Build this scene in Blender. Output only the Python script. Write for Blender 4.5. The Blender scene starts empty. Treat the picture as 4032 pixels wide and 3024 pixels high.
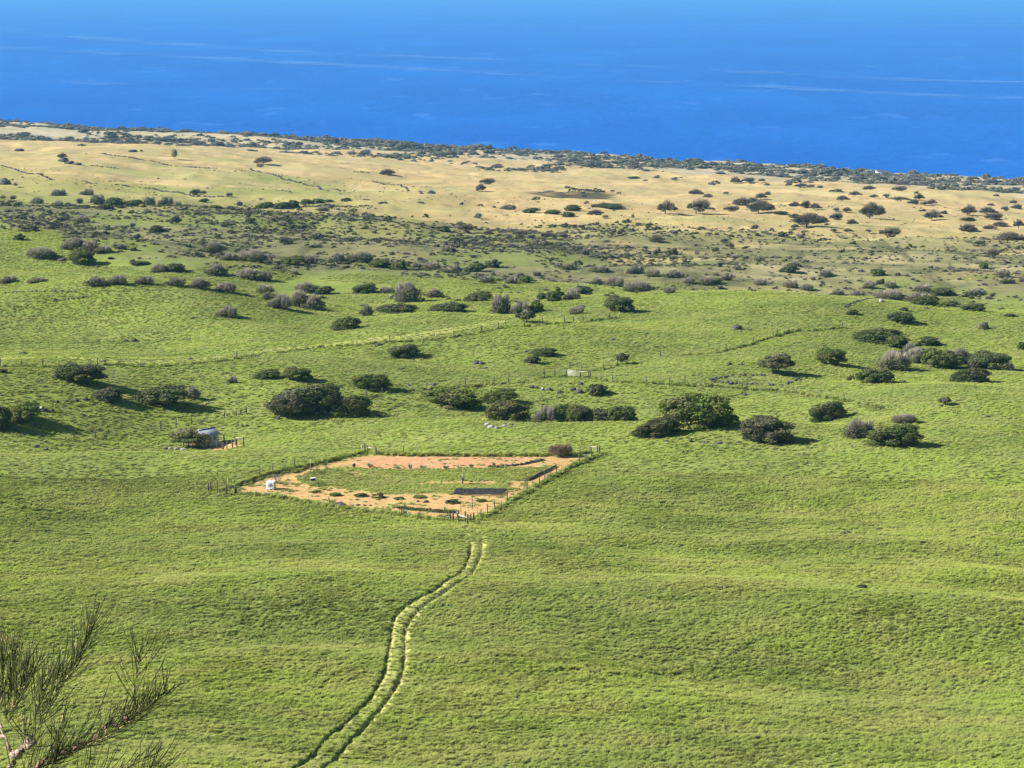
import bpy, math, random
import numpy as np
from mathutils import Vector, Matrix, Euler

scene = bpy.context.scene
# ---------------------------------------------------------------- camera, sky, sun, exposure
cam_data = bpy.data.cameras.new('camera')
cam = bpy.data.objects.new('camera', cam_data)
scene.collection.objects.link(cam)
cam.location = (0, 0, 260)
cam.rotation_euler = (math.radians(90 - 11.17), 0, 0)
cam_data.sensor_width = 36
cam_data.lens = 18 / math.tan(math.radians(13.5))
cam_data.clip_start = 0.3
cam_data.clip_end = 300000
scene.camera = cam

SUN_EL = math.radians(32)
SUN_TO = Vector((-0.985, -0.06, 0)).normalized()          # where the sun stands, on the ground plan
sun_dir = Vector((SUN_TO.x * math.cos(SUN_EL), SUN_TO.y * math.cos(SUN_EL), math.sin(SUN_EL)))
sun_data = bpy.data.lights.new('sun', 'SUN')
sun_data.energy = 5.0
sun_data.angle = math.radians(0.53)
sun_data.color = (1.0, 0.95, 0.86)
sun = bpy.data.objects.new('sun', sun_data)
sun.rotation_euler = sun_dir.to_track_quat('Z', 'Y').to_euler()
scene.collection.objects.link(sun)

world = bpy.data.worlds.new('World')
scene.world = world
world.use_nodes = True
wn = world.node_tree
bg = wn.nodes['Background']
sky = wn.nodes.new('ShaderNodeTexSky')
sky.sky_type = 'NISHITA'
sky.sun_disc = False
sky.sun_elevation = SUN_EL
sky.sun_rotation = math.atan2(SUN_TO.x, SUN_TO.y)
sky.altitude = 300
sky.air_density = 1.0
sky.dust_density = 0.6
sky.ozone_density = 1.5
wn.links.new(sky.outputs[0], bg.inputs[0])
bg.inputs[1].default_value = 0.05

scene.view_settings.view_transform = 'Standard'
scene.view_settings.look = 'None'
scene.view_settings.gamma = 1
scene.view_settings.use_curve_mapping = False
scene.view_settings.exposure = 1.36
scene.cycles.use_denoising = True
scene.cycles.max_bounces = 6
scene.cycles.diffuse_bounces = 2
scene.cycles.volume_bounces = 0
scene.cycles.transparent_max_bounces = 8

# ---------------------------------------------------------------- terrain
def vnoise(x, y, seed=0):
    """smooth value noise in -1..1 on arrays"""
    x = np.asarray(x, dtype=np.float64); y = np.asarray(y, dtype=np.float64)
    xi = np.floor(x); yi = np.floor(y)
    fx = x - xi; fy = y - yi
    xi = xi.astype(np.int64); yi = yi.astype(np.int64)
    ux = fx * fx * fx * (fx * (fx * 6 - 15) + 10)
    uy = fy * fy * fy * (fy * (fy * 6 - 15) + 10)
    def hsh(a, b):
        n = (a * 374761393 + b * 668265263 + seed * 1274126177) & 0xFFFFFFFF
        n = ((n ^ (n >> 13)) * 1103515245) & 0xFFFFFFFF
        n = ((n ^ (n >> 15)) * 2246822519) & 0xFFFFFFFF
        return ((n ^ (n >> 16)) & 0xFFFF) / 32767.5 - 1.0
    a = hsh(xi, yi); b = hsh(xi + 1, yi); c = hsh(xi, yi + 1); d = hsh(xi + 1, yi + 1)
    return (a + (b - a) * ux) * (1 - uy) + (c + (d - c) * ux) * uy

def sstep(a, b, x):
    t = np.clip((x - a) / (b - a), 0, 1)
    return t * t * (3 - 2 * t)

EYE = 260.0          # the camera stands 260 m above the sea
# drop below the eye along the line straight ahead (metres out, metres down)
PROFILE = np.array([(0, 1.65), (2, 2.1), (5, 3.6), (12, 7.4), (40, 20.5), (90, 41), (130, 54), (165, 64.7), (200, 69.3), (250, 75.2),
    (296, 79.3), (345, 80.4), (365, 80.6), (410, 82.9), (470, 85.5), (525, 88.4), (580, 91.2), (655, 95.8),
    (755, 102), (890, 110.5), (1080, 122.3), (1270, 135.5), (1420, 145.2), (1750, 167.5), (2050, 188.5),
    (2500, 222), (2780, 243), (2850, 250), (2910, 264), (3300, 300), (6000, 420), (60000, 500)], dtype=float)
# mounds and hollows: x, y, radius across, radius along, turn (deg), height
BUMPS = [
    (10, 397, 36, 14, -8, -5.0),      # hollow behind the garden knoll with the dark trees
    (22, 368, 36, 10, -6, 1.8),       # knoll behind the garden
    (72, 560, 60, 44, -10, 7.0),      # broad green dome
    (85, 655, 90, 34, -12, -5.5),     # scrub valley behind it
    (-122, 548, 62, 30, -14, 4.6),    # long mound at the left
    (-112, 607, 75, 20, -15, -3.6),
    (-120, 680, 110, 28, -15, 4.6),
    (-100, 745, 130, 28, -17, -4.5),
    (-8, 500, 26, 20, -8, 2.6),       # small mound in the middle
    (-12, 535, 40, 14, -8, -2.8),
    (-66, 374, 30, 17, 4, -5.0),      # shaded hollow at the left
    (-60, 345, 30, 10, -4, 1.6),
    (30, 237, 40, 9, -4, 1.2), (-25, 241, 22, 9, 6, 1.0), (40, 264, 45, 7, -8, 0.8), (42, 283, 40, 6, -8, 0.7),
    (-42, 262, 26, 14, 10, -0.7), (52, 205, 16, 16, 0, -0.8), (-30, 205, 30, 12, 8, 0.5),
    (-98, 396, 16, 30, 0, 3.2), (-30, 415, 26, 18, 10, 1.5),  # left edge ridge added so its slope darkens away from the sun
    (90, 395, 22, 18, -20, 3.2), (96, 425, 40, 16, -20, -3.0),
]

def base_height(x, y):
    """land height (m above the sea), without the grass relief"""
    x = np.asarray(x, dtype=np.float64); y = np.asarray(y, dtype=np.float64)
    r = np.hypot(x, y) + 1e-9
    k = 0.14 + (0.653 - 0.14) * sstep(250, 620, r)
    k = k * sstep(20, 120, r)
    ca = np.where(y > 0, 1.0, 1.0) * y / r
    m = np.clip(ca, 0.25, 1) + k * np.clip(x / r, -0.55, 0.75)
    u = r * np.clip(m, 0.3, 2)
    z = EYE - np.interp(u, PROFILE[:, 0], PROFILE[:, 1])
    g = 1 - np.exp(-((x + 14) / 42) ** 4 - ((y - 318) / 34) ** 4) * 0.85     # the garden is level
    g2 = sstep(100, 200, r)
    z = z + g * g2 * (vnoise(x / 46, y / 30, 3) * 1.45 + vnoise(x / 21, y / 13, 5) * 0.62)
    z = z + sstep(365, 450, r) * (1 - sstep(700, 900, r)) * (vnoise(x / 52, y / 60, 21) * 2.3 + vnoise(x / 24, y / 30, 22) * 0.7)
    z = z + g * g2 * (1 - sstep(360, 420, r)) * vnoise(x / 27, y / 40, 23) * 0.9
    far = sstep(520, 1000, r) * (1 - 0.75 * sstep(2300, 2900, u))
    z = z + far * (vnoise(x / 150, y / 110, 11) * 3.0 + vnoise(x / 65, y / 48, 12) * 1.3)
    z = z + sstep(1100, 1600, r) * (1 - 0.5 * sstep(2500, 2900, u)) * vnoise(x / 330, y / 260, 14) * 6.0
    z = z + sstep(2500, 2750, u) * (1 - sstep(2870, 2930, u)) * (vnoise(x / 60, y / 60, 15) * 2.5 + vnoise(x / 170, y / 170, 16) * 3.5)
    z = z + sstep(2760, 2850, u) * (1 - sstep(2980, 3130, u)) * vnoise(x / 90, y / 90, 17) * 5
    for bx, by, sx, sy, a, h in BUMPS:
        a = np.radians(a); dx = x - bx; dy = y - by
        px = dx * np.cos(a) + dy * np.sin(a); py = -dx * np.sin(a) + dy * np.cos(a)
        z = z + h * np.exp(-0.5 * ((px / sx) ** 2 + (py / sy) ** 2))
    return z

def seg_dist(x, y, pts):
    """distance from points to a polyline"""
    d = np.full(np.shape(x), 1e9)
    for (ax, ay), (bx, by) in zip(pts[:-1], pts[1:]):
        vx, vy = bx - ax, by - ay
        t = np.clip(((x - ax) * vx + (y - ay) * vy) / (vx * vx + vy * vy + 1e-12), 0, 1)
        d = np.minimum(d, np.hypot(x - ax - t * vx, y - ay - t * vy))
    return d

def in_poly(x, y, pts):
    c = np.zeros(np.shape(x), dtype=bool)
    n = len(pts)
    for i in range(n):
        ax, ay = pts[i]; bx, by = pts[(i + 1) % n]
        if ay == by: continue
        c ^= ((ay > y) != (by > y)) & (x < (bx - ax) * (y - ay) / (by - ay) + ax)
    return c

def poly_soft(x, y, pts, soft):
    """1 inside a polygon, falling to 0 over 'soft' metres across its edge"""
    lo = np.min(pts, axis=0) - soft; hi = np.max(pts, axis=0) + soft
    out = np.zeros(np.shape(x))
    m = (x > lo[0]) & (x < hi[0]) & (y > lo[1]) & (y < hi[1])
    if m.any():
        xm, ym = x[m], y[m]
        d = seg_dist(xm, ym, list(pts) + [pts[0]])
        d = np.where(in_poly(xm, ym, pts), d, -d)
        out[m] = sstep(-soft / 2, soft / 2, d)
    return out

# ---------------------------------------------------------------- where things stand (metres; x right, y ahead)
GREEN_END = np.array([(-0.3555,911.2),(-0.2366,853.4),(-0.2058,679.8),(-0.1745,649.6),(-0.1205,638),(-0.0604,639.7),(0,641.6),(0.0644,691.3),(0.1207,700.4),(0.1939,701.3),(0.2383,698.4),(0.3567,662.2)])
TAN_START = np.array([(-0.3554,986.1),(-0.2362,928.6),(-0.1737,916.9),(-0.1198,1050),(-0.0666,1006.1),(-0.0231,894),(0,890.6),(0.0423,943.4),(0.0858,925.8),(0.1201,940),(0.1927,940.6),(0.237,998.3),(0.3549,911.2)])
COAST_SCRUB_START = np.array([(-0.3531,2604.8),(-0.2349,2199.9),(-0.1727,2490.6),(-0.1191,2472.5),(-0.0662,2319.4),(0,2201.2),(0.0421,2133.6),(0.0853,1985.1),(0.1283,1957.9),(0.1919,1879.5),(0.236,1719.9),(0.3535,1446.4)])
TREES = [
  (41.3,242.9,1.5,0.7,'s','low dark bush alone in the near grass at the right','low shrubs on the green slope'),
  (8.1,345.9,4.2,2,'d','brown bare shrub at the right back corner of the garden','bare trees on the green slope'),
  (64,349.1,8.6,4.2,'g','large dark bush standing over white boulders','green bushes on the green slope'),
  (43.5,353.8,10,4.9,'l','olive domed bush with whitish stems under it, below the largest dark tree','pale green bushes on the green slope'),
  (25,358.4,8.5,3.9,'l','olive bush with pale tips in front of the largest dark tree','pale green bushes on the green slope'),
  (58.8,354.8,5.8,3.5,'b','pinkish grey bare bush on pale crooked stems','grey bare bushes on the green slope'),
  (31.9,362,12.3,7.1,'g','largest dark green tree, massive and double crowned, with a black shadow','green bushes on the green slope'),
  (70.3,373.6,4.6,1.9,'b','low brown bush behind the boulder bush','grey bare bushes on the green slope'),
  (12.3,381.3,4.4,3.7,'g','dark bush wedged in the left half of the row behind the garden knoll','green bushes on the green slope'),
  (17.4,381.1,4.6,4,'g','dark bush wedged in the right half of the row behind the garden knoll','green bushes on the green slope'),
  (14.9,381.2,5,3.8,'g','dark tree in the middle of the row behind the garden knoll','green bushes on the green slope'),
  (19.7,381,5.5,4.4,'g','dark tree at the right end of the row behind the garden knoll','green bushes on the green slope'),
  (-58.8,377.7,8.3,4.2,'w','gnarled flat topped tree leaning over the grey shed','umbrella crowned trees on the green slope'),
  (-0.5,383.3,9.1,4.3,'l','pale green spreading bush above a heap of grey stones','pale green bushes on the green slope'),
  (-92.5,374,4.7,5.4,'g','dark tree cut by the left picture edge, in front of its twin','green bushes on the green slope'),
  (-88.7,378.1,6.2,4.6,'g','dark round tree with pale rocks at its right foot','green bushes on the green slope'),
  (80,386.2,2.6,2.2,'w','lone small umbrella tree with a black shadow on open grass','umbrella crowned trees on the green slope'),
  (59.1,392,6.7,4.3,'g','two lobed dark bush above a line of pale stones','green bushes on the green slope'),
  (-42.5,396.5,8.5,5.3,'w','tree with dark twisted trunk at the left front of the large clump','umbrella crowned trees on the green slope'),
  (-30.9,398.6,7.2,5.3,'g','dark tree with white stones in front, right end of the large clump','green bushes on the green slope'),
  (6.2,399.9,4.2,3.5,'b','grey half bare bush in the dark tree row','grey bare bushes on the green slope'),
  (10.3,400.8,7.3,4.4,'g','dark tree between the grey bush and the rest of the tree row','green bushes on the green slope'),
  (-39.1,399.8,13.4,6.3,'g','huge spreading tree forming the back of the large clump','green bushes on the green slope'),
  (-35.6,401.2,4.7,3.9,'l','bright green bush in the middle of the large clump','pale green bushes on the green slope'),
  (-76.8,395.9,5.4,3,'g','small rounded bush at the right end of the row of stones','green bushes on the green slope'),
  (-67.3,400,10.3,4.9,'g','wide dense green tree with a grey bare bush at its right side','green bushes on the green slope'),
  (-12.1,408.9,11,4.5,'g','wide dome shaped tree beside a worn cattle trail','green bushes on the green slope'),
  (-62,405,3.1,2.9,'b','grey bare bush tucked against the right side of a wide green tree','grey bare bushes on the green slope'),
  (-83.1,402.6,9.3,4,'g','broad windswept green tree casting shadow, below the bend of the left post fence','green bushes on the green slope'),
  (-97.5,400.3,2.4,0.8,'s','low dark bush at the left picture edge, level with the post fence','low shrubs on the green slope'),
  (-2.7,414.2,7.2,3.5,'g','dark rounded tree behind the left end of the hollow','green bushes on the green slope'),
  (-28,414.6,7.1,3.7,'g','round green bush with a long black shadow, right of the large tree clump','green bushes on the green slope'),
  (-55.6,415.5,2.1,1.5,'b','tiny lone scrawny bush on open grass, above the dark rail gate','grey bare bushes on the green slope'),
  (-42.8,417.4,5.5,2.9,'g','right of two neighbouring bushes above the large tree clump','green bushes on the green slope'),
  (17,420.2,4.4,2.7,'g','round bush beside the dark rock mound','green bushes on the green slope'),
  (-49,419.3,4.9,2.2,'g','left of two neighbouring bushes above the large tree clump','green bushes on the green slope'),
  (74.1,429.1,7.3,3.6,'g','sloping dark tree with a tiny shrub at its left','green bushes on the green slope'),
  (70.9,437.4,1.8,1.3,'s','tiny shrub at the left foot of a sloping dark tree','low shrubs on the green slope'),
  (55.9,441.6,7.9,5.3,'w','round tree on several short trunks above the trail ditch','umbrella crowned trees on the green slope'),
  (95.3,435.7,7.6,3.8,'g','rounded olive bush in front of the right hand thicket','green bushes on the green slope'),
  (4.4,455.5,3.2,2.1,'g','smaller bush of the pair above the white gate','green bushes on the green slope'),
  (24.1,456.9,3.4,3.2,'w','lone tree with pale forked trunk where the fences meet','umbrella crowned trees on the green slope'),
  (-23.9,459.5,6.6,3.1,'g','round bush just below the long post fence, mid slope','green bushes on the green slope'),
  (69.4,456.3,6.4,4,'g','round greyish green bush with a shadow pointing right, next to the double stone row','green bushes on the green slope'),
  (6.9,463,5.2,2.1,'g','larger bush of the pair above the white gate','green bushes on the green slope'),
  (83.5,460.1,7.9,4.7,'b','grey tree at the left front of the right hand thicket','grey bare bushes on the green slope'),
  (94.8,466.1,7.4,5.1,'g','green tree with a visible trunk in the right hand thicket','green bushes on the green slope'),
  (110.1,464.5,2.4,2.6,'b','thin grey tree at the far right tip of the thicket','grey bare bushes on the green slope'),
  (106.6,466.6,8.6,4.7,'g','dark low tree forming the right part of the thicket','green bushes on the green slope'),
  (103.9,469.2,5.3,3.6,'b','grey bush filling the right part of the right hand thicket','grey bare bushes on the green slope'),
  (98.8,471,5.4,4,'g','dark bush at the front right of the right hand thicket','green bushes on the green slope'),
  (91.4,474.9,6.9,4,'b','pale leafless tree in the middle of the right hand thicket','grey bare bushes on the green slope'),
  (94.3,476.9,5.4,4.1,'g','green bush filling the middle of the right hand thicket','green bushes on the green slope'),
  (102.5,478.1,6.5,4.1,'b','grey tree right of centre in the right hand thicket','grey bare bushes on the green slope'),
  (-38.8,490.9,6.1,3.9,'g','dark windswept tree with black shadow on open grass, above the post fence','green bushes on the green slope'),
  (91.9,485.8,5.1,3.3,'b','grey bush filling the left middle of the right hand thicket','grey bare bushes on the green slope'),
  (3.2,496.7,5.2,3.8,'w','umbrella tree with trunk and black shadow by the end of the post fence','umbrella crowned trees on the green slope'),
  (91.1,496.8,5.4,3.6,'g','rounded tree just below the broad flat crowned one','green bushes on the green slope'),
  (119.7,493,2.4,2.4,'g','bush cut by the right picture edge beside the thicket','green bushes on the green slope'),
  (86.7,500.4,10.7,4.3,'g','broad flat crowned tree at the upper left of the right hand thicket','green bushes on the green slope'),
  (-68.7,507.4,5.3,3.2,'b','lone fan shaped grey bush with a black shadow, on bright grass','grey bare bushes on the green slope'),
  (99.6,502.3,4.8,2.5,'g','small domed tree at the top of the right hand thicket','green bushes on the green slope'),
  (102.2,502,2,1,'s','little bush at the foot of the thicket top tree','low shrubs on the green slope'),
  (-36.3,523.7,3.5,3.5,'b','pale leafless bush left of the middle mound','grey bare bushes on the green slope'),
  (-57.8,523.3,5.8,4.1,'b','grey bush at the front of the grey thicket left of centre','grey bare bushes on the green slope'),
  (116,518.1,2.8,2.4,'b','whitish bare bush on the open slope at the right','grey bare bushes on the green slope'),
  (96.5,523.9,6.4,3,'g','windswept tree with a black shadow above the right hand thicket','green bushes on the green slope'),
  (-50,530.4,5.9,4.5,'b','dark grey bush at the right of the grey thicket left of centre','grey bare bushes on the green slope'),
  (85,526,3,1.7,'g','small tree at the lower end of the dark stone line','green bushes on the green slope'),
  (-53.9,534,7.1,5,'b','pale leafless tree in the grey thicket left of centre','grey bare bushes on the green slope'),
  (16.3,537.1,4.3,2.5,'b','grey bare bush right of the fence end umbrella tree, second from left','grey bare bushes on the green slope'),
  (-104.6,529.5,5.9,2.6,'b','grey bare bush above the left post fence bend, fourth from left','grey bare bushes on the green slope'),
  (-99.2,530.8,4.7,2.5,'b','grey bare bush above the left post fence bend, fifth from left','grey bare bushes on the green slope'),
  (27.4,539.3,7.2,4.6,'g','dark tree in front of the rubble near the dome shaped hill','green bushes on the green slope'),
  (-79.2,534.2,6.3,3.2,'b','grey bare bush above the fan shaped grey bush, first from left','grey bare bushes on the green slope'),
  (-85.3,533.3,5.5,2.5,'b','grey bare bush left of the fan shaped grey bush, fourth from left','grey bare bushes on the green slope'),
  (-92.9,532.6,4.7,2.3,'b','grey bare bush left of the fan shaped grey bush, second from left','grey bare bushes on the green slope'),
  (-62.8,537.1,2.4,2.1,'b','grey bare bush left of the grey thicket, third from left','grey bare bushes on the green slope'),
  (-73,537.5,6,2.9,'b','grey bare bush above the fan shaped grey bush, second from left','grey bare bushes on the green slope'),
  (-30,542,10.1,3.4,'g','broad dark bush with yellow tips on the brow of the middle mound','green bushes on the green slope'),
  (2.1,543.6,4.8,3.7,'b','grey bare bush left of the fence end umbrella tree','grey bare bushes on the green slope'),
  (-3.4,545,5.7,5.5,'b','tall grey round bare tree in the middle scrub','grey bare bushes on the green slope'),
  (6.2,545.3,4,3.2,'g','dark green bush right of the fence end umbrella tree, first from left','green bushes on the green slope'),
  (100,537.6,2.3,1.2,'s','small round bush above the windswept tree over the thicket','low shrubs on the green slope'),
  (-16.7,547.3,8.9,3.3,'g','wide bush half green half grey, on the brow of the middle mound','green bushes on the green slope'),
  (-64.4,545.7,5.3,2.5,'b','grey bare bush left of the grey thicket, first from left','grey bare bushes on the green slope'),
  (127.1,538.3,3.5,0.9,'s','low dark shrub right of the right hand thicket','low shrubs on the green slope'),
  (119.4,546,6.1,2.4,'g','dark green bush above the right hand thicket, second from left','green bushes on the green slope'),
  (-123.7,549.9,5.3,1.5,'b','grey bare bush left of the left post fence bend','grey bare bushes on the green slope'),
  (108.5,553.9,7,3.5,'g','dark green bush with pale stems in the right scrub line','green bushes on the green slope'),
  (42,563.7,3.3,2.1,'b','grey bare bush left of the dome rubble','grey bare bushes on the green slope'),
  (12,567.3,4.7,3.5,'g','dark green bush right of the fence end umbrella tree, second from left','green bushes on the green slope'),
  (-132,552.7,4.5,1.9,'b','grey bare bush above the dark left edge trees','grey bare bushes on the green slope'),
  (16,568.8,4.7,3.5,'b','grey bare bush right of the fence end umbrella tree, first from left','grey bare bushes on the green slope'),
  (8.2,574.9,3.2,2.4,'g','dark green bush above the fence end umbrella tree, second from left','green bushes on the green slope'),
  (-9.2,580.1,7.3,3.6,'g','dark green bush left of the fence end umbrella tree','green bushes on the green slope'),
  (-29.2,586.5,9.2,6.5,'b','big grey domed tree with white stones at its left foot','grey bare bushes on the green slope'),
  (103.7,578.4,7.7,3.3,'b','grey bare bush above the right hand thicket','grey bare bushes on the green slope'),
  (19.9,598.6,6.1,3.3,'g','dark green topped tree above the grey mid scrub','green bushes on the green slope'),
  (-22.2,599.8,5.3,3,'b','grey bare bush right of the big grey domed tree','grey bare bushes on the green slope'),
  (-54,606.6,5,2.9,'g','dark green bush right of the grey thicket','green bushes on the green slope'),
  (-36.5,608.6,4.9,1.9,'b','grey bare bush left of the big grey domed tree','grey bare bushes on the green slope'),
  (-42.6,608.8,6.9,3.3,'g','rounded dark tree at the left of the mid scrub line','green bushes on the green slope'),
  (-59.2,609.8,7.2,3.3,'b','grey bare bush right of the grey thicket','grey bare bushes on the green slope'),
  (-73,621.6,4.6,2.9,'b','grey bare bush left of the grey thicket, second from left','grey bare bushes on the green slope'),
  (-8.1,626.4,4.6,2.2,'b','grey bare bush above the fence end umbrella tree, first from left','grey bare bushes on the green slope'),
  (-78,621.9,6.9,3.4,'b','grey bare bush above the fan shaped grey bush, third from left','grey bare bushes on the green slope'),
  (-87,621.4,6.7,3.9,'b','round dark bush alone on the second green terrace','grey bare bushes on the green slope'),
  (-0.3,627.4,3.9,2.5,'b','grey bare bush above the fence end umbrella tree, second from left','grey bare bushes on the green slope'),
  (-99.4,623.5,5.6,2.9,'g','dark green bush above the fan shaped grey bush','green bushes on the green slope'),
  (-104.3,623,5.1,2.9,'b','grey bare bush left of the fan shaped grey bush, third from left','grey bare bushes on the green slope'),
  (4.3,632.2,3.9,2.2,'g','dark green bush above the fence end umbrella tree, first from left','green bushes on the green slope'),
  (37.6,631.8,8.8,3.9,'b','grey bare bush above the lone forked tree, second from left','grey bare bushes on the green slope'),
  (-111.5,633.5,6.1,1.4,'s','low dark shrub left of the fan shaped grey bush','low shrubs on the green slope'),
  (30.9,646.5,7.1,3.8,'b','grey bare bush above the lone forked tree, first from left','grey bare bushes on the green slope'),
  (25.7,646.8,4.3,2.9,'b','grey bare bush right of the fence end umbrella tree, third from left','grey bare bushes on the green slope'),
  (-86.1,642.7,5.2,2.5,'b','grey bare bush in olive scrub, left third, lower row, third from left','grey bare bushes in the olive scrub'),
  (-78.9,644.7,8.6,4.3,'b','grey bare bush in olive scrub, left third, lower row, fourth from left','grey bare bushes in the olive scrub'),
  (-129.7,638,7.5,4.9,'g','dark leaning tree at the edge of the left brow','green bushes on the green slope'),
  (-34.2,654.4,5.3,2.8,'g','dark green bush in olive scrub, middle third, third from left','green bushes in the olive scrub'),
  (-67.9,651.9,8.2,3.5,'g','dark green bush in olive scrub, left third, fifth from left','green bushes in the olive scrub'),
  (-41,656.7,6.3,2.8,'g','dark green bush in olive scrub, middle third, second from left','green bushes in the olive scrub'),
  (-143.2,643.5,9,3.5,'b','long low dark bush on the left brow','grey bare bushes on the green slope'),
  (-63.1,656.7,5.8,3,'b','grey bare bush in olive scrub, left third, lower row, sixth from left','grey bare bushes in the olive scrub'),
  (-125.8,649.3,5.8,2.2,'b','grey bare bush left of the fan shaped grey bush, first from left','grey bare bushes on the green slope'),
  (-130.3,650.9,6.3,3.5,'b','grey bare bush above the left post fence bend, third from left','grey bare bushes on the green slope'),
  (-76.4,659.9,3.9,2.6,'b','grey bare bush in olive scrub, left third, lower row, fifth from left','grey bare bushes in the olive scrub'),
  (-120.8,653.6,3.9,2,'b','grey bare bush in olive scrub, left third, lower row, first from left','grey bare bushes in the olive scrub'),
  (-136.7,652.2,4.4,2.9,'b','grey bare bush above the left post fence bend, first from left','grey bare bushes on the green slope'),
  (-93.6,664.5,7.8,4.2,'b','big domed grey bush in the olive scrub at the left','grey bare bushes in the olive scrub'),
  (-135.8,657.4,7.2,3,'b','grey bare bush above the left post fence bend, second from left','grey bare bushes on the green slope'),
  (-154.5,665.7,4,2.1,'g','dark green bush above the left post fence bend','green bushes on the green slope'),
  (140.2,677.7,6.6,2.7,'g','dark green bush above the right hand thicket, first from left','green bushes on the green slope'),
  (106.6,691.9,4.7,1.9,'b','grey bare bush right of the green dome','grey bare bushes on the green slope'),
  (58.5,699.1,4.2,2.4,'b','grey bare bush in olive scrub, right third, second row, first from left','grey bare bushes in the olive scrub'),
  (-155.2,684.2,7.1,2.1,'s','low dark shrub above the left post fence bend','low shrubs on the green slope'),
  (113.3,692.6,5.2,2.2,'b','grey bare bush in olive scrub, right third, third row, second from left','grey bare bushes in the olive scrub'),
  (63.6,698.9,5.7,3,'b','grey bare bush in olive scrub, right third, second row, second from left','grey bare bushes in the olive scrub'),
  (97.1,696.8,5.2,2.2,'b','grey bare bush in olive scrub, right third, third row, first from left','grey bare bushes in the olive scrub'),
  (68.4,700.6,3.2,1.7,'g','dark green bush in olive scrub, right third, first from left','green bushes in the olive scrub'),
  (132.4,691.5,7.7,3.3,'b','grey bare bush in olive scrub, right third, third row, fourth from left','grey bare bushes in the olive scrub'),
  (91.8,699.5,5.7,2.8,'b','grey bare bush in olive scrub, right third, second row, fourth from left','grey bare bushes in the olive scrub'),
  (82.4,701.8,4.7,2.4,'b','grey bare bush in olive scrub, right third, second row, third from left','grey bare bushes in the olive scrub'),
  (54.1,709.3,7.3,3,'b','grey bare bush in olive scrub, middle third, lower row, sixth from left','grey bare bushes in the olive scrub'),
  (71.8,708.8,4.2,2.8,'b','grey bare bush in olive scrub, right third, topmost row, third from left','grey bare bushes in the olive scrub'),
  (142.6,699.8,7.3,2.8,'g','dark green bush in olive scrub, right third, fifth from left','green bushes in the olive scrub'),
  (47.1,713.1,5.8,3,'b','grey bare bush in olive scrub, middle third, lower row, fifth from left','grey bare bushes in the olive scrub'),
  (153,698.4,7.3,2.4,'b','grey bare bush in olive scrub, right third, third row, sixth from left','grey bare bushes in the olive scrub'),
  (-12.3,715.2,6.9,3.6,'g','dark green bush in olive scrub, middle third, fourth from left','green bushes in the olive scrub'),
  (136.1,703.5,6.8,2.8,'b','grey bare bush in olive scrub, right third, third row, fifth from left','grey bare bushes in the olive scrub'),
  (119.5,707.5,4.2,2.8,'b','grey bare bush in olive scrub, right third, third row, third from left','grey bare bushes in the olive scrub'),
  (-19.2,718,4.2,2.7,'b','grey bare bush in olive scrub, middle third, lower row, first from left','grey bare bushes in the olive scrub'),
  (41.7,718.6,5.9,3.3,'b','grey bare bush in olive scrub, middle third, lower row, fourth from left','grey bare bushes in the olive scrub'),
  (126.5,708.8,4.8,2.3,'b','grey bare bush in olive scrub, right third, second row, fifth from left','grey bare bushes in the olive scrub'),
  (29.7,721.1,7.9,2.3,'b','grey bare bush in olive scrub, middle third, lower row, third from left','grey bare bushes in the olive scrub'),
  (19,724.4,6.4,2.5,'b','grey bare bush in olive scrub, middle third, lower row, second from left','grey bare bushes in the olive scrub'),
  (165.4,708.5,4.2,1.9,'b','grey bare bush in olive scrub, right third, second row, sixth from left','grey bare bushes in the olive scrub'),
  (-28.6,729.9,7.6,2.9,'b','grey bare bush in olive scrub, middle third, upper row, third from left','grey bare bushes in the olive scrub'),
  (165.8,714.7,5.3,3,'b','grey bare bush in olive scrub, right third, topmost row, sixth from left','grey bare bushes in the olive scrub'),
  (-6.2,734.3,6,3.1,'g','dark green bush in olive scrub, middle third, fifth from left','green bushes in the olive scrub'),
  (-33.5,734.1,3.9,2.2,'b','grey bare bush in olive scrub, middle third, upper row, second from left','grey bare bushes in the olive scrub'),
  (108.1,730.7,4.9,2.5,'b','grey bare bush in olive scrub, right third, topmost row, fifth from left','grey bare bushes in the olive scrub'),
  (126.2,729.3,5.6,3,'g','dark green bush in olive scrub, right third, third from left','green bushes in the olive scrub'),
  (72.4,736.9,2.3,2.6,'b','tiny grey bare bush in olive scrub, right third, topmost row, second from left','grey bare bushes in the olive scrub'),
  (96.3,734.8,6,3.2,'g','dark green bush in olive scrub, right third, second from left','green bushes in the olive scrub'),
  (-61.1,742.1,5,4,'b','grey bare bush in olive scrub, left third, lower row, seventh from left','grey bare bushes in the olive scrub'),
  (78.4,741.1,2.3,1.5,'b','tiny grey bare bush in olive scrub, right third, topmost row, fourth from left','grey bare bushes in the olive scrub'),
  (-53.5,744.1,9.9,4.4,'b','grey bare bush in olive scrub, middle third, upper row, first from left','grey bare bushes in the olive scrub'),
  (26.7,782,3.8,2.5,'b','grey bare bush in olive scrub, middle third, upper row, fifth from left','grey bare bushes in the olive scrub'),
  (-83.3,781.7,4.7,3.1,'k','dark little umbrella tree on the bright green strip in the scrub','spreading dry country trees in the olive scrub'),
  (171.8,770.4,3.5,3,'g','dark green bush in olive scrub, right third, sixth from left','green bushes in the olive scrub'),
  (54.4,799.7,2.9,2.5,'b','grey bare bush in olive scrub, middle third, upper row, sixth from left','grey bare bushes in the olive scrub'),
  (11.9,801.5,2.7,1.6,'b','tiny grey bare bush in olive scrub, middle third, upper row, fourth from left','grey bare bushes in the olive scrub'),
  (-135.6,809.5,5.4,3.2,'g','dark green bush in olive scrub, left third, first from left','green bushes in the olive scrub'),
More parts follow.
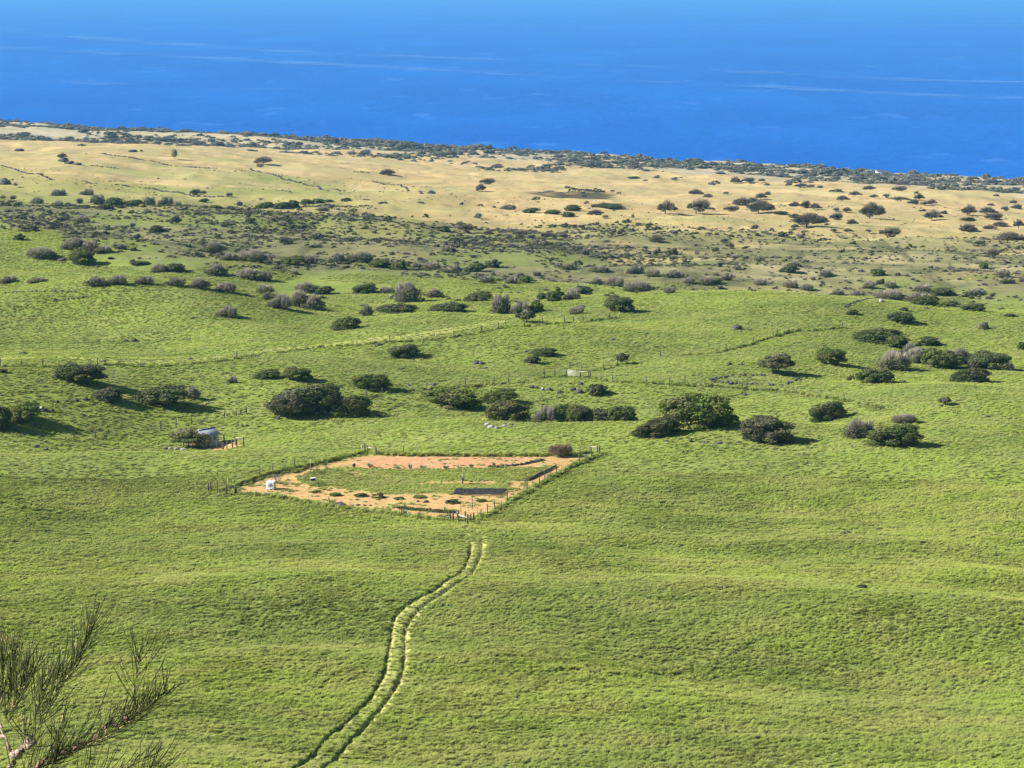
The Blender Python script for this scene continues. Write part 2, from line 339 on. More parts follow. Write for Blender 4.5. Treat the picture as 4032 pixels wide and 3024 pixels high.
  (182.2,802.4,4.8,3.8,'k','dark spreading tree in olive scrub, right third, third from left','spreading dry country trees in the olive scrub'),
  (-147.2,823.5,3.1,2,'b','grey bare bush in olive scrub, left third, lower row, second from left','grey bare bushes in the olive scrub'),
  (3,844.4,5.9,2.7,'k','dark spreading tree in olive scrub, middle third, third from left','spreading dry country trees in the olive scrub'),
  (14.4,844.5,5.9,3,'k','dark spreading tree in olive scrub, middle third, fourth from left','spreading dry country trees in the olive scrub'),
  (-132.3,836,4.6,3.9,'k','dark lone tree with shadow in the olive scrub, upper left','spreading dry country trees in the olive scrub'),
  (73.2,844.5,2,1.4,'b','tiny grey bare bush in olive scrub, right third, topmost row, first from left','grey bare bushes in the olive scrub'),
  (-168.5,831.5,6.2,3.2,'b','grey bare bush in olive scrub, left third, upper row, third from left','grey bare bushes in the olive scrub'),
  (86.8,844.3,3.2,2.7,'k','dark spreading tree in olive scrub, right third, second from left','spreading dry country trees in the olive scrub'),
  (57.9,847.1,5.9,2.9,'k','dark spreading tree in olive scrub, middle third, sixth from left','spreading dry country trees in the olive scrub'),
  (85.1,852.4,2.3,2,'k','tiny dark spreading tree in olive scrub, right third, first from left','spreading dry country trees in the olive scrub'),
  (20.5,856.6,3.9,2.1,'k','dark spreading tree in olive scrub, middle third, fifth from left','spreading dry country trees in the olive scrub'),
  (-9.4,857.9,4.1,2.5,'k','dark spreading tree in olive scrub, middle third, second from left','spreading dry country trees in the olive scrub'),
  (-96.4,854.1,2.6,1.7,'d','tiny bare twiggy tree in olive scrub, left third, first from left','bare trees in the olive scrub'),
  (-27.9,860.3,7,2.3,'s','low dark shrub in olive scrub, middle third, first from left','low shrubs in the olive scrub'),
  (-19.2,864.2,5.8,3.6,'k','dark spreading tree in olive scrub, middle third, first from left','spreading dry country trees in the olive scrub'),
  (-4.8,868.1,2.8,1.2,'s','tiny low dark shrub in olive scrub, middle third, second from left','low shrubs in the olive scrub'),
  (-148.7,865,3.6,2.4,'b','grey bare bush in olive scrub, left third, upper row, fourth from left','grey bare bushes in the olive scrub'),
  (-135.9,881.7,3.3,1.5,'s','low dark shrub in olive scrub, left third, fourth from left','low shrubs in the olive scrub'),
  (-169.7,879.5,5.9,2.1,'s','low dark shrub in olive scrub, left third, third from left','low shrubs in the olive scrub'),
  (165.3,881.1,2.7,2.1,'g','tiny dark green bush in olive scrub, right third, fourth from left','green bushes in the olive scrub'),
  (-125.3,895.1,5.7,2.1,'g','dark green bush in olive scrub, left third, second from left','green bushes in the olive scrub'),
  (-178.6,887.7,6.6,1.5,'s','low dark shrub in olive scrub, left third, second from left','low shrubs in the olive scrub'),
  (-137.6,901.8,3.4,1.8,'b','grey bare bush in olive scrub, left third, upper row, sixth from left','grey bare bushes in the olive scrub'),
  (-142.5,901.7,4.7,2.5,'b','grey bare bush in olive scrub, left third, upper row, fifth from left','grey bare bushes in the olive scrub'),
  (-190.8,893.6,4.7,2.8,'b','grey bare bush in olive scrub, left third, upper row, first from left','grey bare bushes in the olive scrub'),
  (-211.9,890.8,4.7,1.6,'s','low dark shrub in olive scrub, left third, first from left','low shrubs in the olive scrub'),
  (-187.2,898.2,3.4,2,'b','grey bare bush in olive scrub, left third, upper row, second from left','grey bare bushes in the olive scrub'),
  (214.5,913.3,11.4,5.1,'k','wide grey tree with open branches at the right edge of the tan grass','spreading dry country trees in the olive scrub'),
  (-205,917.9,6.8,3.6,'b','grey bare bush on tan grass, left third, third from left','grey bare bushes on the tan grass'),
  (107.8,940.7,3.8,3,'k','dark spreading tree on tan grass, right third, eighth row, first from left','spreading dry country trees on the tan grass'),
  (56.4,947.9,2.9,1.6,'g','tiny dark green bush on tan grass, middle third, ninth from left','green bushes on the tan grass'),
  (60.9,948.2,2.2,1.2,'g','tiny dark green bush on tan grass, middle third, tenth from left','green bushes on the tan grass'),
  (152,938.2,2.9,2.3,'d','tiny bare twiggy tree on tan grass, right third, first from left','bare trees on the tan grass'),
  (51.9,954.2,4.3,2.3,'g','dark green bush on tan grass, middle third, eighth from left','green bushes on the tan grass'),
  (124.5,948,2.9,1.9,'b','tiny grey bare bush on tan grass, right third, first from left','grey bare bushes on the tan grass'),
  (116.5,952.9,2.5,1.6,'s','tiny low dark shrub on tan grass, right third, third from left','low shrubs on the tan grass'),
  (145,955.7,3.6,1.9,'k','dark spreading tree on tan grass, right third, eighth row, third from left','spreading dry country trees on the tan grass'),
  (152.3,960.3,4.6,1.9,'k','dark spreading tree on tan grass, right third, eighth row, fourth from left','spreading dry country trees on the tan grass'),
  (171.4,964.9,9.3,4.6,'k','twin crowned bare tree on the tan grass, middle of the right edge group','spreading dry country trees on the tan grass'),
  (130.6,978.8,4,2.4,'k','dark spreading tree on tan grass, right third, eighth row, second from left','spreading dry country trees on the tan grass'),
  (163.9,975.2,3.3,1.6,'k','tiny dark spreading tree on tan grass, right third, eighth row, fifth from left','spreading dry country trees on the tan grass'),
  (137.7,986,15.9,6.2,'k','very wide dark tree clump on the tan grass','spreading dry country trees on the tan grass'),
  (-47.1,1003.3,1.6,1.3,'s','tiny low dark shrub on tan grass, middle third, lower row, second from left','low shrubs on the tan grass'),
  (-40.9,1004.1,3.4,2.4,'g','tiny dark green bush on tan grass, middle third, first from left','green bushes on the tan grass'),
  (-29.3,1005,1,1.8,'d','tiny bare twiggy tree on tan grass, middle third, first from left','bare trees on the tan grass'),
  (-89.6,1004.8,6.7,2.4,'b','grey bare bush in olive scrub, left third, upper row, seventh from left','grey bare bushes in the olive scrub'),
  (-75.4,1007,3.8,2,'g','dark green bush in olive scrub, middle third, first from left','green bushes in the olive scrub'),
  (-15.9,1010.7,4.2,3.2,'b','grey bare bush on tan grass, middle third, second from left','grey bare bushes on the tan grass'),
  (-100.6,1006.1,3.8,1.5,'s','low dark shrub in olive scrub, left third, fifth from left','low shrubs in the olive scrub'),
  (57.9,1016.7,2.7,2.8,'d','tiny bare twiggy tree on tan grass, middle third, second from left','bare trees on the tan grass'),
  (-109.3,1012.5,8.2,3.9,'g','dark green bush in olive scrub, left third, fourth from left','green bushes in the olive scrub'),
  (-187.5,1002.3,8.1,5,'g','dark green bush on tan grass, left third, first from left','green bushes on the tan grass'),
  (-104.4,1014.7,6,4.7,'g','dark green bush in olive scrub, left third, sixth from left','green bushes in the olive scrub'),
  (45.1,1020.7,3.1,1.8,'k','tiny dark spreading tree on tan grass, middle third, third from left','spreading dry country trees on the tan grass'),
  (-179.4,1006,9.6,3.9,'g','dark green bush on tan grass, left third, second from left','green bushes on the tan grass'),
  (-197.1,1007.3,8.2,4.7,'b','grey bare bush on tan grass, left third, seventh from left','grey bare bushes on the tan grass'),
  (27.1,1026.5,6.9,3.2,'g','dark green bush on tan grass, middle third, fifth from left','green bushes on the tan grass'),
  (-204.6,1006.5,4.2,3.2,'b','grey bare bush on tan grass, left third, fifth from left','grey bare bushes on the tan grass'),
  (-118.4,1020.7,8.3,4,'g','dark green bush in olive scrub, left third, third from left','green bushes in the olive scrub'),
  (-173.8,1015.6,6.8,4.7,'b','grey bare bush on tan grass, left third, eighth from left','grey bare bushes on the tan grass'),
  (-240.1,1002.7,3.1,2,'b','tiny grey bare bush on tan grass, left third, first from left','grey bare bushes on the tan grass'),
  (-235.4,1004,3.8,2.3,'b','grey bare bush on tan grass, left third, second from left','grey bare bushes on the tan grass'),
  (-166.7,1022,7.6,4.7,'b','grey bare bush on tan grass, left third, ninth from left','grey bare bushes on the tan grass'),
  (19.8,1035.6,7.7,2.5,'g','dark green bush on tan grass, middle third, fourth from left','green bushes on the tan grass'),
  (40.9,1035.7,7.7,2.9,'k','dark spreading tree on tan grass, middle third, second from left','spreading dry country trees on the tan grass'),
  (164.6,1026.7,5.4,3.2,'k','dark spreading tree on tan grass, right third, seventh row, third from left','spreading dry country trees on the tan grass'),
  (9.4,1041.8,7.7,2.9,'g','dark green bush on tan grass, middle third, second from left','green bushes on the tan grass'),
  (-63.5,1047.4,4.7,1.3,'s','low dark shrub on tan grass, middle third, lower row, first from left','low shrubs on the tan grass'),
  (-2,1053.3,8.6,2.9,'b','grey bare bush on tan grass, middle third, third from left','grey bare bushes on the tan grass'),
  (-45.2,1053.4,3.6,1.1,'s','tiny low dark shrub on tan grass, middle third, upper row, third from left','low shrubs on the tan grass'),
  (-133.8,1046,3.6,2.9,'b','tiny grey bare bush on tan grass, left third, tenth from left','grey bare bushes on the tan grass'),
  (-101.7,1051.1,5.5,3.3,'g','dark green bush on tan grass, left third, fourth from left','green bushes on the tan grass'),
  (-8.9,1056.8,2.1,1.3,'s','tiny low dark shrub on tan grass, middle third, lower row, fifth from left','low shrubs on the tan grass'),
  (222.4,1034.4,8.4,4,'k','dark spreading tree on tan grass, right third, eighth row, sixth from left','spreading dry country trees on the tan grass'),
  (-151.8,1047.8,4.7,2.5,'g','dark green bush on tan grass, left third, third from left','green bushes on the tan grass'),
  (30.3,1058.5,7.8,3.7,'g','dark green bush on tan grass, middle third, sixth from left','green bushes on the tan grass'),
  (-96.5,1057.1,7.1,2.9,'g','dark green bush on tan grass, left third, fifth from left','green bushes on the tan grass'),
  (-15.9,1061.8,3.6,1.3,'s','tiny low dark shrub on tan grass, middle third, lower row, fourth from left','low shrubs on the tan grass'),
  (-25.2,1064.6,2.5,1.6,'s','tiny low dark shrub on tan grass, middle third, lower row, third from left','low shrubs on the tan grass'),
  (-73.1,1064.8,4.8,1.4,'s','low dark shrub on tan grass, middle third, upper row, second from left','low shrubs on the tan grass'),
  (-91.7,1064.4,4.8,1.4,'g','dark green bush on tan grass, left third, sixth from left','green bushes on the tan grass'),
  (-82.8,1065.7,6,2.2,'s','low dark shrub on tan grass, middle third, upper row, first from left','low shrubs on the tan grass'),
  (-209.8,1051.4,7,3.7,'b','grey bare bush on tan grass, left third, sixth from left','grey bare bushes on the tan grass'),
  (-224.2,1049.1,8.5,3.7,'b','grey bare bush on tan grass, left third, fourth from left','grey bare bushes on the tan grass'),
  (-142.7,1074.2,4,2.4,'k','dark spreading tree on tan grass, left third, fourth from left','spreading dry country trees on the tan grass'),
  (-156.4,1079.9,3.3,2.4,'k','tiny dark spreading tree on tan grass, left third, third from left','spreading dry country trees on the tan grass'),
  (-161.1,1079.8,5.2,3.4,'k','dark spreading tree on tan grass, left third, second from left','spreading dry country trees on the tan grass'),
  (79.8,1094.9,9.7,6.9,'k','dark spreading tree on tan grass, middle third, fourth from left','spreading dry country trees on the tan grass'),
  (-249.5,1070.6,3.3,2.2,'d','tiny bare twiggy tree on tan grass, left third, first from left','bare trees on the tan grass'),
  (-42,1102.6,5,2.6,'b','grey bare bush on tan grass, middle third, first from left','grey bare bushes on the tan grass'),
  (166.7,1095.1,6.5,4.3,'k','dark spreading tree on tan grass, right third, seventh row, second from left','spreading dry country trees on the tan grass'),
  (244.1,1084.2,6.9,3,'k','dark spreading tree on tan grass, right third, eighth row, seventh from left','spreading dry country trees on the tan grass'),
  (49.7,1115,16.3,3.1,'g','dark green bush on tan grass, middle third, seventh from left','green bushes on the tan grass'),
  (260.7,1091.5,5.7,4.3,'k','dark spreading tree on tan grass, right third, seventh row, seventh from left','spreading dry country trees on the tan grass'),
  (97.5,1118.3,11.5,7,'k','dark spreading tree on tan grass, right third, sixth row, first from left','spreading dry country trees on the tan grass'),
  (39.6,1128.3,2.6,1.7,'s','tiny low dark shrub on tan grass, middle third, lower row, sixth from left','low shrubs on the tan grass'),
  (188.7,1116.8,13.1,8.7,'k','large two tiered tree alone on the pale grass at the right','spreading dry country trees on the tan grass'),
  (150.1,1125.8,6.7,2.3,'k','dark spreading tree on tan grass, right third, seventh row, first from left','spreading dry country trees on the tan grass'),
  (12.8,1143.2,4.3,2.3,'g','dark green bush on tan grass, middle third, third from left','green bushes on the tan grass'),
  (143.6,1136.2,8.4,2.3,'s','low dark shrub on tan grass, right third, fourth from left','low shrubs on the tan grass'),
  (257.2,1117.6,7.5,2.7,'k','dark spreading tree on tan grass, right third, seventh row, sixth from left','spreading dry country trees on the tan grass'),
  (133.4,1144.4,13.5,7,'k','dark spreading tree on tan grass, right third, sixth row, second from left','spreading dry country trees on the tan grass'),
  (117.9,1147.2,8.1,3.2,'k','dark spreading tree on tan grass, right third, fifth row, first from left','spreading dry country trees on the tan grass'),
  (224.6,1132.3,9.2,5.7,'k','dark spreading tree on tan grass, right third, seventh row, fourth from left','spreading dry country trees on the tan grass'),
  (241.8,1130,8.4,2.3,'s','low dark shrub on tan grass, right third, eighth from left','low shrubs on the tan grass'),
  (107.8,1151.1,4.8,1.7,'s','low dark shrub on tan grass, right third, first from left','low shrubs on the tan grass'),
  (256.9,1135.1,9.2,4,'k','dark spreading tree on tan grass, right third, seventh row, fifth from left','spreading dry country trees on the tan grass'),
  (186.2,1181.2,4.9,3.3,'k','dark spreading tree on tan grass, right third, sixth row, fourth from left','spreading dry country trees on the tan grass'),
  (180.3,1182.4,4,2.4,'k','tiny dark spreading tree on tan grass, right third, sixth row, third from left','spreading dry country trees on the tan grass'),
  (169.4,1187.2,6.6,4.2,'k','dark spreading tree on tan grass, right third, fifth row, fourth from left','spreading dry country trees on the tan grass'),
  (165.2,1200.7,5.4,5.1,'k','dark spreading tree on tan grass, right third, fifth row, third from left','spreading dry country trees on the tan grass'),
  (161,1211.5,6.8,3.8,'k','dark spreading tree on tan grass, right third, fifth row, second from left','spreading dry country trees on the tan grass'),
  (132.6,1221.9,10.8,4.7,'k','dark spreading tree on tan grass, right third, fourth row, first from left','spreading dry country trees on the tan grass'),
  (-270.5,1226.5,3.7,2,'d','tiny bare twiggy tree on tan grass, left third, second from left','bare trees on the tan grass'),
  (252.1,1241.7,5.6,2.5,'s','low dark shrub on tan grass, right third, seventh from left','low shrubs on the tan grass'),
  (268.5,1248.7,9.2,6.7,'k','dark spreading tree on tan grass, right third, sixth row, fifth from left','spreading dry country trees on the tan grass'),
  (-18.7,1283.7,5.8,5,'k','small front tree of the lone pair left of the cattle','spreading dry country trees on the tan grass'),
  (282,1258.3,10.2,4.9,'k','dark spreading tree on tan grass, right third, sixth row, sixth from left','spreading dry country trees on the tan grass'),
  (245.9,1273,5.3,1.6,'s','low dark shrub on tan grass, right third, sixth from left','low shrubs on the tan grass'),
  (152,1347.1,10,3.7,'k','dark spreading tree on tan grass, right third, fourth row, second from left','spreading dry country trees on the tan grass'),
  (307.3,1324.5,5.5,3.7,'k','dark spreading tree on tan grass, right third, sixth row, seventh from left','spreading dry country trees on the tan grass'),
  (260.9,1341.6,7,2.7,'k','dark spreading tree on tan grass, right third, fifth row, fifth from left','spreading dry country trees on the tan grass'),
  (254,1348.8,7.5,3.7,'k','dark spreading tree on tan grass, right third, fourth row, fifth from left','spreading dry country trees on the tan grass'),
  (266,1347.4,6.1,3.7,'k','dark spreading tree on tan grass, right third, fourth row, sixth from left','spreading dry country trees on the tan grass'),
  (128.1,1389.7,6.8,3.3,'k','dark spreading tree on tan grass, right third, third row, first from left','spreading dry country trees on the tan grass'),
  (162.6,1388.1,7.2,4.4,'k','dark spreading tree on tan grass, right third, third row, second from left','spreading dry country trees on the tan grass'),
  (325.4,1373,7.2,3.3,'k','dark spreading tree on tan grass, right third, fifth row, seventh from left','spreading dry country trees on the tan grass'),
  (121.4,1406,9.4,4.4,'k','dark spreading tree on tan grass, right third, second row, first from left','spreading dry country trees on the tan grass'),
  (36.8,1413.8,4.8,2.5,'k','small tree standing just above the cattle herd','spreading dry country trees on the tan grass'),
  (217.6,1398,8.3,3.9,'k','dark spreading tree on tan grass, right third, fourth row, third from left','spreading dry country trees on the tan grass'),
  (169.2,1409.3,5.3,3.4,'k','dark spreading tree on tan grass, right third, second row, third from left','spreading dry country trees on the tan grass'),
  (-295,1401.7,6.3,3.8,'k','dark tree rising from black rubble on the left tan slope','spreading dry country trees on the tan grass'),
  (315.3,1399.3,5.3,2.3,'k','dark spreading tree on tan grass, right third, fifth row, sixth from left','spreading dry country trees on the tan grass'),
  (265,1446.8,12.8,2.9,'k','dark spreading tree on tan grass, right third, fourth row, fourth from left','spreading dry country trees on the tan grass'),
  (-17.9,1491.5,10.5,4.7,'k','larger back tree of the lone pair left of the cattle','spreading dry country trees on the tan grass'),
  (250.5,1472.8,6.6,2.4,'k','dark spreading tree on tan grass, right third, third row, fourth from left','spreading dry country trees on the tan grass'),
  (260.5,1481.2,5.6,3,'k','dark spreading tree on tan grass, right third, third row, fifth from left','spreading dry country trees on the tan grass'),
  (282.9,1477.4,7.2,4.6,'k','dark spreading tree on tan grass, right third, third row, sixth from left','spreading dry country trees on the tan grass'),
  (-176.4,1498.3,7.8,3.6,'d','bare twiggy tree on tan grass, left third, third from left','bare trees on the tan grass'),
  (151.5,1508.1,4,2.3,'k','tiny dark spreading tree on tan grass, right third, second row, second from left','spreading dry country trees on the tan grass'),
  (-88.4,1515.6,11.2,4.7,'k','dark spreading tree on tan grass, middle third, first from left','spreading dry country trees on the tan grass'),
  (242.3,1501.7,8.9,3.6,'k','dark spreading tree on tan grass, right third, third row, third from left','spreading dry country trees on the tan grass'),
  (-238.4,1511.2,6.8,7.6,'d','lone spindly bare tree on the tan grass, upper left','bare trees on the tan grass'),
  (351.4,1492.2,5.6,3.6,'k','dark spreading tree on tan grass, right third, fourth row, seventh from left','spreading dry country trees on the tan grass'),
  (-177,1523.1,13.4,5.4,'k','lone dark spreading tree on the tan grass, left of centre','spreading dry country trees on the tan grass'),
  (236.7,1551.2,11.5,2.5,'s','low dark shrub on tan grass, right third, fifth from left','low shrubs on the tan grass'),
  (295.2,1554,4.2,2,'k','tiny dark spreading tree on tan grass, right third, second row, seventh from left','spreading dry country trees on the tan grass'),
  (365.9,1609.3,4.9,2.4,'k','tiny dark spreading tree on tan grass, right third, third row, seventh from left','spreading dry country trees on the tan grass'),
  (242.3,1675.5,5.7,3.4,'k','tiny dark spreading tree on tan grass, right third, second row, fourth from left','spreading dry country trees on the tan grass'),
  (237.4,1688.4,6.4,3.4,'k','dark spreading tree on tan grass, right third, topmost row, sixth from left','spreading dry country trees on the tan grass'),
  (304.9,1679.4,11.2,4.6,'k','dark spreading tree on tan grass, right third, second row, sixth from left','spreading dry country trees on the tan grass'),
  (230.3,1695,11.3,3.8,'k','dark spreading tree on tan grass, right third, topmost row, fifth from left','spreading dry country trees on the tan grass'),
  (283.3,1688.2,10,4,'k','dark spreading tree on tan grass, right third, second row, fifth from left','spreading dry country trees on the tan grass'),
  (212.5,1777.2,5.4,2.2,'s','tiny low dark shrub on tan grass, right third, second from left','low shrubs on the tan grass'),
  (231.5,1779.9,6.7,4.9,'k','dark spreading tree on tan grass, right third, topmost row, fourth from left','spreading dry country trees on the tan grass'),
  (-359,1784,6.7,2.9,'k','dark spreading tree on tan grass, left third, first from left','spreading dry country trees on the tan grass'),
  (116.8,1867.9,5.7,1.9,'s','tiny low dark shrub on tan grass, middle third, upper row, fifth from left','low shrubs on the tan grass'),
  (198.5,1889.2,9.8,6.6,'k','dark spreading tree on tan grass, right third, topmost row, first from left','spreading dry country trees on the tan grass'),
  (209.2,1893.6,11.2,4.5,'k','dark spreading tree on tan grass, right third, topmost row, second from left','spreading dry country trees on the tan grass'),
  (221.8,1895.6,6.5,3.8,'k','tiny dark spreading tree on tan grass, right third, topmost row, third from left','spreading dry country trees on the tan grass'),
  (108.2,1907.3,11.3,2.4,'s','low dark shrub on tan grass, middle third, upper row, fourth from left','low shrubs on the tan grass'),
]
